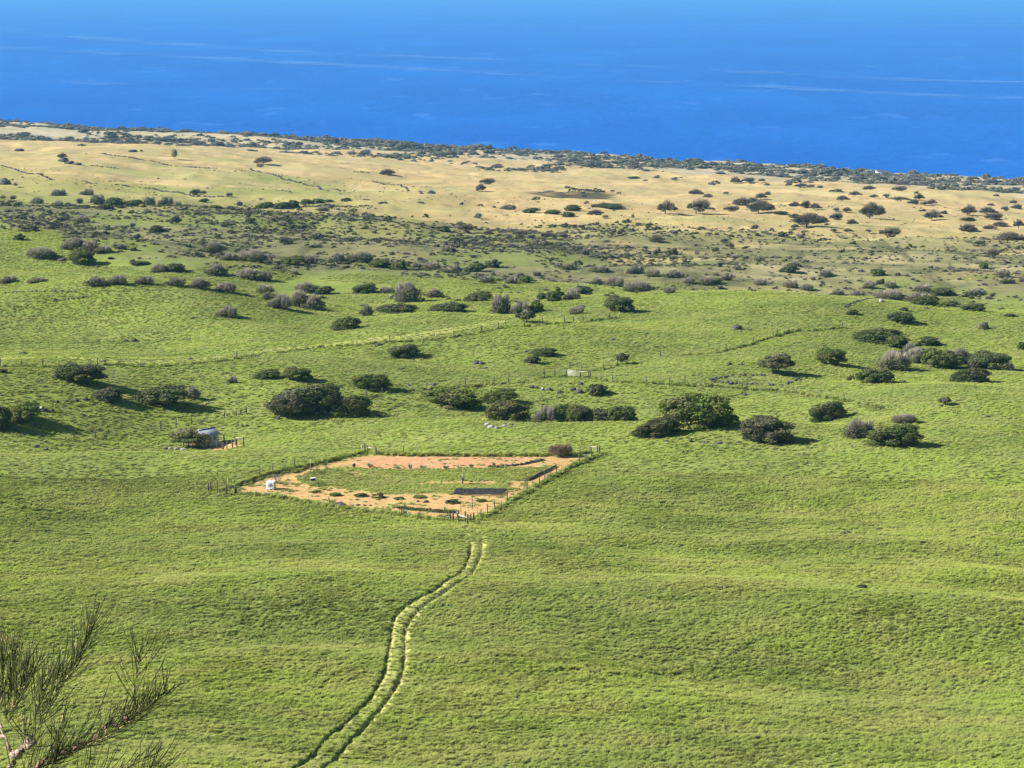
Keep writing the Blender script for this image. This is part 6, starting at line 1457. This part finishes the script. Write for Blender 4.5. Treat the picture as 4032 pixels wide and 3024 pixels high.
mb = MB(); mb.tube([dirv + Vector((0, -0.1, 0.55)), d2 + Vector((0, -0.1, 0.55))], 0.012, 4); obj('wire', mb.mesh('wire', [WIRE]), root)

# ---------------------------------------------------------------- the shed
ROOF = simple_mat('grey_roof_sheet', (0.26, 0.29, 0.33), (0.19, 0.21, 0.25), 0.6, 2, 0.4)
SHEDWALL = simple_mat('shed_wall_paint', (0.46, 0.47, 0.47), (0.36, 0.37, 0.37), 0.8, 2)
GLASS = simple_mat('window_glass', (0.03, 0.04, 0.05), (0.05, 0.06, 0.07), 0.1, 1, 0.6)
sx_, sy_ = SPOTS['shed']; sz_ = gzd(sx_, sy_)
ang = math.radians(43)
L_, D_, WH, RH = 3.3, 3.0, 2.0, 0.85
front = Vector((math.cos(ang), math.sin(ang), 0)); back = Vector((-math.sin(ang), math.cos(ang), 0))
ctr = Vector((sx_, sy_, sz_ + 0.05)) + back * (D_ / 2) - front * 0.55
shed = obj('shed', None, None, ctr, (0, 0, ang)); tag(shed, 'small grey gable roofed shed half hidden behind a gnarled tree', 'shed')
mb = MB()
hw, hd = L_ / 2, D_ / 2
mb.add([(-hw, -hd, 0), (hw, -hd, 0), (hw, -hd, WH), (-hw, -hd, WH), (-hw, hd, 0), (hw, hd, 0), (hw, hd, WH), (-hw, hd, WH), (-hw, 0, WH + RH), (hw, 0, WH + RH)],
       [(0, 1, 2, 3), (5, 4, 7, 6), (1, 5, 6, 2), (4, 0, 3, 7), (3, 8, 7), (2, 6, 9)])
obj('wall', mb.mesh('shed_wall', [SHEDWALL]), shed)
for s_ in (-1, 1):
    e = 0.28; n_ = math.hypot(hd, RH); mb = MB()
    ridge = WH + RH; ev = WH - RH / hd * e
    top = [(-hw - e, 0, ridge), (hw + e, 0, ridge), (hw + e, s_ * (hd + e), ev), (-hw - e, s_ * (hd + e), ev)]
    mb.add([(p[0], p[1], p[2] + 0.03) for p in top] + [(p[0], p[1], p[2] + 0.09) for p in top], [(0, 1, 2, 3), (4, 5, 6, 7), (0, 1, 5, 4), (1, 2, 6, 5), (2, 3, 7, 6), (3, 0, 4, 7)])
    rf = obj('roof', mb.mesh('shed_roof', [ROOF]), shed)
    mb = MB()
    for k in range(17):
        xx = -hw - e + 0.1 + k * (L_ + 2 * e - 0.2) / 16
        mb.tube([(xx, 0, ridge + 0.10), (xx, s_ * (hd + e), ev + 0.10)], 0.018, 4)
    obj('roof_ribs', mb.mesh('roof_ribs', [ROOF]), rf)
mb = MB(); mb.box((0, 0, WH + RH + 0.11), (L_ + 0.56, 0.22, 0.05)); obj('ridge_cap', mb.mesh('ridge_cap', [ROOF]), shed)
for xx in (-0.2, 0.85):
    mb = MB(); mb.box((xx, -hd - 0.02, 1.30), (0.56, 0.05, 0.72)); w_o = obj('window', mb.mesh('window', [WHITE_PAINT]), shed)
    for q in (-0.13, 0.13):
        mb = MB(); mb.box((xx + q, -hd - 0.05, 1.30), (0.21, 0.02, 0.60)); obj('pane', mb.mesh('pane', [GLASS]), w_o)
mb = MB(); mb.box((hw + 0.02, 0.2, 0.98), (0.05, 0.85, 1.9)); obj('door', mb.mesh('door', [simple_mat('door_paint', (0.40, 0.42, 0.44))]), shed)

# ---------------------------------------------------------------- things in the garden
tx, ty = SPOTS['tank']; tz = gzd(tx, ty)
tank = obj('water_tank', None, None, (tx, ty, tz), (0, 0, R(-14)), (1.12, 1.12, 1.12)); tag(tank, 'white caged cube water tank on bare soil in the garden', 'water tank')
TANKM = simple_mat('tank_plastic', (0.80, 0.81, 0.82), (0.72, 0.74, 0.76), 0.45, 2, 0.4)
import bmesh
def bevel_box(name, c, size, mat, bev=0.08, seg=3):
    bm = bmesh.new(); bmesh.ops.create_cube(bm, size=1)
    for v in bm.verts: v.co = Vector((v.co.x * size[0] + c[0], v.co.y * size[1] + c[1], v.co.z * size[2] + c[2]))
    bmesh.ops.bevel(bm, geom=list(bm.edges), offset=bev, segments=seg, affect='EDGES', profile=0.6)
    me = bpy.data.meshes.new(name); bm.to_mesh(me); bm.free(); me.materials.append(mat); return me
obj('tank', bevel_box('tank', (0, 0, 0.66), (1.06, 0.94, 1.0), TANKM), tank)
mb = MB(); mb.tube([(0, 0, 1.15), (0, 0, 1.22)], [0.13, 0.13], 12); obj('lid', mb.mesh('lid', [TANKM]), tank)
mb = MB(); mb.box((0, -0.500, 0.72), (0.58, 0.02, 0.44)); obj('panel', mb.mesh('panel', [simple_mat('grey_panel', (0.22, 0.25, 0.30))]), tank)
cage = obj('cage', None, tank)
CAGE = simple_mat('cage_steel', (0.62, 0.63, 0.64), (0.5, 0.5, 0.5), 0.5, 3, 0.5, 0.3)
mb = MB()
for zz in (0.2, 0.45, 0.7, 0.95, 1.17): mb.tube([(-.56, -.51, zz), (.56, -.51, zz), (.56, .51, zz), (-.56, .51, zz), (-.56, -.51, zz)], 0.011, 4)
for xx in np.linspace(-.56, .56, 7):
    mb.tube([(xx, -.51, .15), (xx, -.51, 1.17)], 0.010, 4); mb.tube([(xx, .51, .15), (xx, .51, 1.17)], 0.010, 4)
for yy in np.linspace(-.51, .51, 6)[1:-1]:
    mb.tube([(-.56, yy, .15), (-.56, yy, 1.17)], 0.010, 4); mb.tube([(.56, yy, .15), (.56, yy, 1.17)], 0.010, 4)
bpy.data.objects.remove(cage); obj('cage', mb.mesh('cage', [CAGE]), tank)
mb = MB(); mb.box((0, 0, 0.13), (1.14, 1.02, 0.04))
for xx in (-.48, 0, .48): mb.box((xx, 0, 0.055), (0.12, 1.0, 0.11))
obj('pallet', mb.mesh('pallet', [CAGE]), tank)

bxs, bys = SPOTS['bare_shrub']; z = gzd(bxs, bys)
o = obj('leafless_shrub', None, None, (bxs, bys + 0.6, z), (0, 0, 0.3), (2.9, 2.4, 1.9)); tag(o, 'spindly leafless shrub behind the white water tank', 'shrub')
r = np.random.default_rng(55); mb = MB()
for k in range(22):
    a = r.uniform(0, 6.28); q = r.uniform(0.15, 0.5); tip = Vector((math.cos(a) * q, math.sin(a) * q * 0.8, r.uniform(0.6, 1.0)))
    md_ = tip * 0.5 + Vector((r.normal() * .03, r.normal() * .03, -0.03)); mb.tube([(r.normal() * 0.02, r.normal() * .02, -0.03), md_, tip], [0.010, 0.007, 0.003], 4)
    for j in range(4):
        p = md_.lerp(tip, r.random()); mb.tube([p, p + Vector((r.normal() * .09, r.normal() * .09, r.uniform(.05, .2)))], [0.005, 0.002], 3)
obj('branches', mb.mesh('branches', [BARK_PALE]), o)

cx_, cy_ = SPOTS['cooler']; z = gzd(cx_, cy_)
t_ = obj('work_table', None, None, (cx_, cy_, z), (0, 0, 0.3)); tag(t_, 'small dark table with a white topped box at the edge of the green bed', 'table')
mb = MB(); mb.box((0, 0, 0.72), (1.0, 0.6, 0.05)); obj('tabletop', mb.mesh('tabletop', [simple_mat('dark_board', (0.05, 0.05, 0.055))]), t_)
for q, w_ in ((-.44, -.24), (.44, -.24), (.44, .24), (-.44, .24)):
    mb = MB(); mb.box((q, w_, 0.345), (0.05, 0.05, 0.69)); obj('leg', mb.mesh('leg', [WOOD_PALE]), t_)
o = obj('storage_box', bevel_box('storage_box', (0, 0, 0.16), (0.72, 0.44, 0.30), simple_mat('black_plastic', (0.03, 0.03, 0.035)), 0.03, 2), None, (cx_, cy_, z + 0.75), (0, 0, 0.3)); tag(o, 'black storage box with white lid on the small dark table', 'box')
obj('lid', bevel_box('box_lid', (0, 0, 0.34), (0.76, 0.48, 0.05), WHITE_PAINT, 0.02, 2), o)
bx_, by_ = SPOTS['barrel']; z = gzd(bx_, by_)
mb = MB(); mb.tube([(0, 0, 0), (0, 0, 0.08), (0, 0, 0.5), (0, 0, 0.92), (0, 0, 0.95)], [0.30, 0.32, 0.36, 0.32, 0.30], 14)
o = obj('barrel', mb.mesh('barrel', [simple_mat('dark_barrel', (0.035, 0.035, 0.04))]), None, (bx_, by_, z), None, (0.7, 0.7, 0.62)); tag(o, 'black barrel with pale lid near the back left of the garden', 'barrel')
mb = MB(); mb.tube([(0, 0, 0.955), (0, 0, 1.0)], [0.33, 0.33], 14); obj('lid', mb.mesh('barrel_lid', [WOOD_PALE]), o)
for nm, lab, hh, tl in (('pole1', 'leaning pale pole at the left tip of the green bed', 2.3, 0.06), ('pole2', 'straight pole standing in the middle of the green bed', 1.9, 0.02), ('pole3', 'dark braced pole on bare soil near the front gateway', 2.1, -0.05), ('pole4', 'thin tall pole inside the front gateway of the garden', 2.4, 0.0)):
    x, y = SPOTS[nm]; o = obj('garden_pole', None, None, (x, y, gzd(x, y)), (0, tl, 0)); tag(o, lab, 'pole', 'poles in the garden')
    mb = MB(); mb.tube([(0, 0, -0.2), (0, 0, hh)], [0.055 if nm != 'pole4' else 0.03, 0.045 if nm != 'pole4' else 0.025], 7); obj('shaft', mb.mesh('shaft', [WOOD_PALE if nm in ('pole1', 'pole2') else WOOD_DARK]), o)
    if nm == 'pole3':
        mb = MB(); mb.tube([(0.05, 0, 1.5), (0.8, -0.2, 0)], 0.028, 5); obj('brace', mb.mesh('brace', [WOOD_DARK]), o)
for nm, lab, hh in (('stalk', 'tall pale spiky plant in the right part of the green bed', 2.1), ('stalk2', 'pale spiky plant at the left tip of the green bed', 1.3)):
    x, y = SPOTS[nm]; o = obj('spiky_plant', None, None, (x, y, gzd(x, y))); tag(o, lab, 'plant', 'tall spiky plants')
    r = np.random.default_rng(5 + len(nm)); mb = MB()
    for k in range(26):
        a = r.uniform(0, 6.28); q = r.uniform(.1, .75); L2 = hh * r.uniform(.4, .75)
        mb.tube([(0, 0, 0), (math.cos(a) * q * .3, math.sin(a) * q * .3, L2 * .7), (math.cos(a) * q, math.sin(a) * q, L2 * .95)], [0.03, 0.045, 0.008], 4)
    obj('leaves', mb.mesh('spiky_leaves', [LEAF_T]), o)
    mb = MB(); mb.tube([(0, 0, 0), (0.05, 0, hh)], [0.05, 0.03], 6); obj('stem', mb.mesh('stem', [WOOD_PALE]), o)
for i, (x, y, w, h, label) in enumerate(CLUMPS):
    m = crown_mesh('s', 1, i % 4).copy(); m.materials[0] = LEAF_Y
    o = obj('garden_clump', m, None, (x, y, gzd(x, y) - 0.03), (0, 0, rng.uniform(-.3, .3)), (w, w * 0.9, max(h, 0.35))); tag(o, label, 'plant', 'planted clumps in the garden')
def tussock_mesh(k):
    r = np.random.default_rng(700 + k); n = 130
    a = r.uniform(0, 6.28, n); q = r.uniform(.05, .5, n); H_ = r.uniform(.5, 1.0, n)
    p0 = np.c_[np.cos(a) * .06, np.sin(a) * .06, np.zeros(n)]; p1 = np.c_[np.cos(a) * q * .5, np.sin(a) * q * .5, H_ * .75]; p2 = np.c_[np.cos(a) * q, np.sin(a) * q, H_ * .9]
    sd = np.c_[-np.sin(a), np.cos(a), np.zeros(n)] * 0.022
    v = np.stack([p0 - sd, p0 + sd, p1 - sd, p1 + sd, p2], axis=1).reshape(-1, 3); q_ = np.arange(n)[:, None] * 5
    return mesh_from('tussock', v, [q_ + np.array([[2, 3, 4]]), q_ + np.array([[0, 1, 3, 2]])], [LEAF_T])
tms = [tussock_mesh(k) for k in range(4)]
for i, (x, y, w, h, label) in enumerate(TUSSOCKS):
    o = obj('tussock', tms[i % 4], None, (x, y, gzd(x, y) - 0.02), (0, 0, i * 1.3), (w * 1.5, w * 1.3, max(h, 0.5) * 0.95)); tag(o, label, 'plant', 'pale tussocks in the garden')
# the dark sheet bed with planting furrows
SHEET = simple_mat('black_sheet', (0.014, 0.014, 0.016), (0.040, 0.040, 0.044), 0.75, 3, 0.15)
p0, p1, p2, p3 = [np.array(p) for p in DARKBED]
root = obj('weed_sheet', None, None, (p3[0], p3[1], gzd(p3[0], p3[1]))); tag(root, 'black plastic weed sheet laid in strips by the green bed', 'ground sheet')
for k in range(5):
    f0, f1 = (k + 0.14) / 5, (k + 0.86) / 5
    a_, b_, c_, d_ = p3 + (p0 - p3) * f0, p2 + (p1 - p2) * f0, p2 + (p1 - p2) * f1, p3 + (p0 - p3) * f1
    V_ = []; nn = 16
    for j in range(nn + 1):
        t = j / nn
        for row in range(4):
            e = row / 3; q = (a_ + (b_ - a_) * t) * (1 - e) + (d_ + (c_ - d_) * t) * e
            V_.append((q[0] - p3[0], q[1] - p3[1], gz(q[0], q[1]) - root.location.z + 0.06 + (0.24 if row in (1, 2) else 0) + rng.normal() * 0.02))
    F_ = [(j * 4 + r_, (j + 1) * 4 + r_, (j + 1) * 4 + r_ + 1, j * 4 + r_ + 1) for j in range(nn) for r_ in range(3)]
    mb = MB(); mb.add(V_, F_); obj('sheet_strip', mb.mesh('sheet_strip', [SHEET]), root)
def row_thing(name, line, label, cat, step, size, mats, part):
    c0 = Vector((line[0][0], line[0][1], gzd(*line[0]))); root = obj(name, None, None, c0); tag(root, label, cat)
    for p0_, p1_ in zip(line[:-1], line[1:]):
        L = math.hypot(p1_[0] - p0_[0], p1_[1] - p0_[1]); n_ = max(1, int(L / step))
        for k in range(n_):
            t = (k + .5) / n_; x = p0_[0] + (p1_[0] - p0_[0]) * t + rng.normal() * size * .15; y = p0_[1] + (p1_[1] - p0_[1]) * t + rng.normal() * size * .3
            s_ = size * rng.uniform(.7, 1.3)
            obj(part, mats[k % len(mats)], root, Vector((x, y, gzd(x, y) + s_ * .2)) - c0, (0, 0, rng.uniform(0, 6)), (s_ * 1.2, s_, s_ * .9))
row_thing('rock_row', ROCKROW, 'low row of dark piled rocks at the back right of the garden', 'rock row', 0.42, 0.55, rocks_d, 'rock')
c0 = Vector((CURB[0][0], CURB[0][1], gzd(*CURB[0]))); mb = MB()
mb.tube([tuple(Vector((x, y, gzd(x, y) + 0.16)) - c0) for x, y in CURB], 0.19, 7)
o = obj('log_edging', mb.mesh('log_edging', [WOOD_DARK]), None, c0); tag(o, 'long dark log edging at the right end of the green bed', 'edging')
c0 = Vector((HEDGEROW[0][0], HEDGEROW[0][1], gzd(*HEDGEROW[0]))); root = obj('planting_strip', None, None, c0); tag(root, 'narrow dark green planting strip near the front fence of the garden', 'planting strip')
V_, F_, nn = [], [], 0
for p0_, p1_ in zip(HEDGEROW[:-1], HEDGEROW[1:]):
    for k in range(160):
        t = rng.random(); x = p0_[0] + (p1_[0] - p0_[0]) * t + rng.normal() * .12; y = p0_[1] + (p1_[1] - p0_[1]) * t + rng.normal() * .22
        p = np.array([[x, y, gzd(x, y) + rng.uniform(0.02, .38)]]) - np.array(c0); d = rng.normal(size=(1, 3)); d /= np.linalg.norm(d)
        v, f = quads_at(p, d, 0.22, 1.5); V_.append(v); F_.append(f + nn); nn += 4
kind(obj('leaves', mesh_from('strip_leaves', np.concatenate(V_), [np.concatenate(F_)], [LEAF_G]), root), 'stuff')

# ---------------------------------------------------------------- cattle, far houses
def cow_mesh():
    vs = [(0, 0, 1.05), (-0.45, 0, 1.08), (-0.85, 0, 1.05), (0.45, 0, 1.08), (0.80, 0, 1.12), (1.10, 0, 1.00), (1.35, 0, 0.70), (1.52, 0, 0.45),
          (-0.75, .2, .75), (-0.70, .22, .38), (-0.75, .22, 0.0), (-0.75, -.2, .75), (-0.70, -.22, .38), (-0.75, -.22, 0), (0.62, .2, .72), (0.62, .2, .36), (0.62, .2, 0), (0.62, -.2, .72), (0.62, -.2, .36), (0.62, -.2, 0), (-1.05, 0, 1.1), (-1.12, 0, .5)]
    ed = [(0, 1), (1, 2), (0, 3), (3, 4), (4, 5), (5, 6), (6, 7), (2, 8), (8, 9), (9, 10), (2, 11), (11, 12), (12, 13), (3, 14), (14, 15), (15, 16), (3, 17), (17, 18), (18, 19), (2, 20), (20, 21)]
    ra = [.36, .38, .34, .36, .33, .24, .19, .12, .16, .09, .07, .16, .09, .07, .14, .08, .07, .14, .08, .07, .07, .04]
    me = bpy.data.meshes.new('cow_body'); me.from_pydata(vs, ed, []); o = bpy.data.objects.new('cow_body', me); COL.objects.link(o)
    o.modifiers.new('skin', 'SKIN')
    for sv, q in zip(me.skin_vertices[0].data, ra): sv.radius = (q * .8, q)
    me.skin_vertices[0].data[0].use_root = True
    o.modifiers.new('sub', 'SUBSURF').levels = 1
    dg = bpy.context.evaluated_depsgraph_get(); out_ = bpy.data.meshes.new_from_object(o.evaluated_get(dg))
    bpy.data.objects.remove(o); out_.materials.clear(); out_.materials.append(simple_mat('black_hide', (0.016, 0.013, 0.011), (0.035, 0.028, 0.022), 0.7, 2)); return out_
cow = cow_mesh()
order = sorted(range(len(CATTLE)), key=lambda i: CATTLE[i][0] / CATTLE[i][1])
words = ['first', 'second', 'third', 'fourth', 'fifth', 'sixth', 'seventh', 'eighth', 'ninth', 'tenth', 'eleventh', 'twelfth', 'thirteenth', 'fourteenth', 'fifteenth', 'sixteenth', 'seventeenth', 'eighteenth', 'nineteenth', 'twentieth', 'twenty-first', 'twenty-second']
for rank, i in enumerate(order):
    x, y = CATTLE[i]
    o = obj('cow', cow, None, (x, y, gzd(x, y)), (0, 0, rng.choice([0, math.pi]) + rng.normal() * 0.5), (1.25, 1.25, 1.2))
    tag(o, 'black cow grazing in the herd on tan grass, %s from the left' % words[rank], 'cow', 'cattle herd on the tan grass')
for nm, lab in (('house1', 'tiny white house at the shore, left of two'), ('house2', 'tiny white house at the shore, right of two')):
    x, y = SPOTS[nm]; z = max(gzd(x, y), 0)
    o = obj('house', None, None, (x, y, z), (0, 0, 0.2)); tag(o, lab, 'house', 'white houses at the shore')
    mb = MB(); mb.add([(-5, -3.5, -2), (5, -3.5, -2), (5, -3.5, 3), (-5, -3.5, 3), (-5, 3.5, -2), (5, 3.5, -2), (5, 3.5, 3), (-5, 3.5, 3), (-5, 0, 4.8), (5, 0, 4.8)], [(0, 1, 2, 3), (5, 4, 7, 6), (1, 5, 6, 2), (4, 0, 3, 7), (3, 8, 7), (2, 6, 9)])
    obj('wall', mb.mesh('house_wall', [WHITE_PAINT]), o)
    mb = MB()
    for s_ in (-1, 1): mb.add([(-5.6, 0, 5.0), (5.6, 0, 5.0), (5.6, s_ * 4.2, 2.75), (-5.6, s_ * 4.2, 2.75), (-5.6, 0, 5.2), (5.6, 0, 5.2), (5.6, s_ * 4.2, 2.95), (-5.6, s_ * 4.2, 2.95)], [(0, 1, 2, 3), (4, 5, 6, 7), (2, 3, 7, 6), (0, 3, 7, 4), (1, 2, 6, 5)])
    obj('roof', mb.mesh('house_roof', [WHITE_PAINT]), o)
    mb = MB(); mb.box((-2.5, -3.53, 1.6), (1.4, 0.06, 1.2)); mb.box((2.5, -3.53, 1.6), (1.4, 0.06, 1.2)); obj('window', mb.mesh('house_window', [GLASS]), o)
# ---------------------------------------------------------------- the ironwood sapling beside the viewpoint
IRON_N = leaf_mat('ironwood_needle', (0.030, 0.042, 0.013), (0.105, 0.120, 0.032), (0.025, 0.032, 0.014), trans=0.04)
IRON_B = simple_mat('ironwood_bark', (0.200, 0.125, 0.080), (0.11, 0.07, 0.05), 0.85, 60)
IRON_P = simple_mat('ironwood_pale_bark', (0.36, 0.28, 0.23), (0.09, 0.06, 0.048), 0.85, 160)
IRON_T = simple_mat('ironwood_tip', (0.42, 0.33, 0.17), (0.33, 0.28, 0.12), 0.8, 50)
EYE_P = Vector((0, 0, EYE))
lines = [(nm, r0, r1, [EYE_P + Vector(p) for p in pts]) for nm, r0, r1, pts in IRONWOOD]
stem0 = lines[2][3][0]
BASE = Vector((stem0.x - 0.35, stem0.y, 0)); BASE.z = gz(BASE.x, BASE.y)
iron = obj('ironwood_tree', None, None, BASE); tag(iron, 'wispy green ironwood branches with long needles, close at the lower left', 'tree')
ri = np.random.default_rng(77); needles = MB(); tips = MB()
def along(P_, t):
    L = [(P_[k + 1] - P_[k]).length for k in range(len(P_) - 1)]; s_ = t * sum(L)
    for k, l in enumerate(L):
        if s_ <= l: return P_[k].lerp(P_[k + 1], s_ / l), (P_[k + 1] - P_[k]).normalized()
        s_ -= l
    return P_[-1], (P_[-1] - P_[-2]).normalized()
mb = MB(); mb.tube([BASE - BASE - Vector((0, 0, .15)), (stem0 - BASE) * 0.5 + Vector((0.03, 0, 0)), stem0 - BASE], [0.028, 0.02, 0.011], 8); obj('trunk', mb.mesh('ironwood_trunk', [IRON_B], True), iron)
UP = Vector((0, 0, 1))
for bi, (nm, r0, r1, P_) in enumerate(lines):
    P_ = [p - BASE for p in P_]
    q = []
    for k in range(len(P_) - 1):
        for j in range(4):
            p = P_[k].lerp(P_[k + 1], j / 4); q.append(p + Vector((ri.normal(), ri.normal(), ri.normal())) * r0 * 0.35)
    q.append(P_[-1]); n_ = len(q)
    mb = MB(); mb.tube(q, [r0 + (r1 - r0) * k / (n_ - 1) * (0.9 + 0.2 * ri.random()) + (r0 * 0.18 if k % 3 == 0 else 0) for k in range(n_)], 7)
    obj(nm if nm != 'pale_branch' else 'branch', mb.mesh('ironwood_' + nm, [IRON_P if nm in ('stem', 'pale_branch') else IRON_B], True), iron)
    length = sum((P_[k + 1] - P_[k]).length for k in range(len(P_) - 1))
    if nm == 'stem': continue
    count = int(length * (300 if bi in (4, 5, 7, 8, 9, 13) else 190))
    for c_ in range(count):
        t = ri.uniform(0.10 if length < 0.6 else 0.35, 1.0) ** 0.85
        p, d = along(P_, t)
        rnd = Vector((ri.normal(), ri.normal(), ri.normal())); rnd = (rnd - d * rnd.dot(d)).normalized()
        dir0 = (d * ri.uniform(0.55, 1.1) + rnd * ri.uniform(0.25, 0.8) + Vector((0.12, 0, 0))).normalized()
        L2 = ri.uniform(0.055, 0.155) * (1.12 - 0.62 * t) * (1.0 if ri.random() < 0.75 else 1.25)
        curve = ri.uniform(0.25, 1.3); pts = [p]; dd = dir0.copy(); ns = 6
        for s_ in range(ns):
            dd = (dd + UP * curve / ns).normalized(); pts.append(pts[-1] + dd * L2 / ns)
        w_ = ri.uniform(0.00070, 0.00110)
        needles.tube(pts, [w_] * ns + [w_ * 0.6], 3)
        if ri.random() < 0.12: tips.tube([pts[-2].lerp(pts[-1], 0.6), pts[-1] + dd * 0.003], [w_ * 1.2, w_ * 0.8], 4)
    for c_ in range(int(length * 60)):       # scaly old shoots along the branch
        p, d = along(P_, ri.uniform(0.3, 1.0)); rnd = Vector((ri.normal(), ri.normal(), ri.normal())).normalized()
        tips.tube([p, p + (d + rnd * 0.8 + UP * 0.4).normalized() * ri.uniform(0.006, 0.016)], [0.0014, 0.0008], 4)
kind(obj('needles', needles.mesh('needles', [IRON_N]), iron), 'stuff')
kind(obj('shoot_tips', tips.mesh('shoot_tips', [IRON_T]), iron), 'stuff')

# ---------------------------------------------------------------- air
HAZE = bpy.data.materials.new('haze'); HAZE.use_nodes = True
nt = HAZE.node_tree; nt.nodes.remove(nt.nodes['Principled BSDF'])
pv = nt.nodes.new('ShaderNodeVolumePrincipled')
pv.inputs['Color'].default_value = (0.22, 0.64, 1.0, 1); pv.inputs['Density'].default_value = 3.8e-5; pv.inputs['Anisotropy'].default_value = 0.0
nt.links.new(pv.outputs[0], nt.nodes['Material Output'].inputs['Volume'])
H_ = 115000.0; z0, z1 = -640.0, 264.0
me = mesh_from('haze', [(x, y, z) for z in (z0, z1) for x, y in ((-H_, -H_), (H_, -H_), (H_, H_), (-H_, H_))], np.array([(3, 2, 1, 0), (4, 5, 6, 7), (0, 1, 5, 4), (1, 2, 6, 5), (2, 3, 7, 6), (3, 0, 4, 7)]), [HAZE])
kind(obj('haze', me), 'stuff')
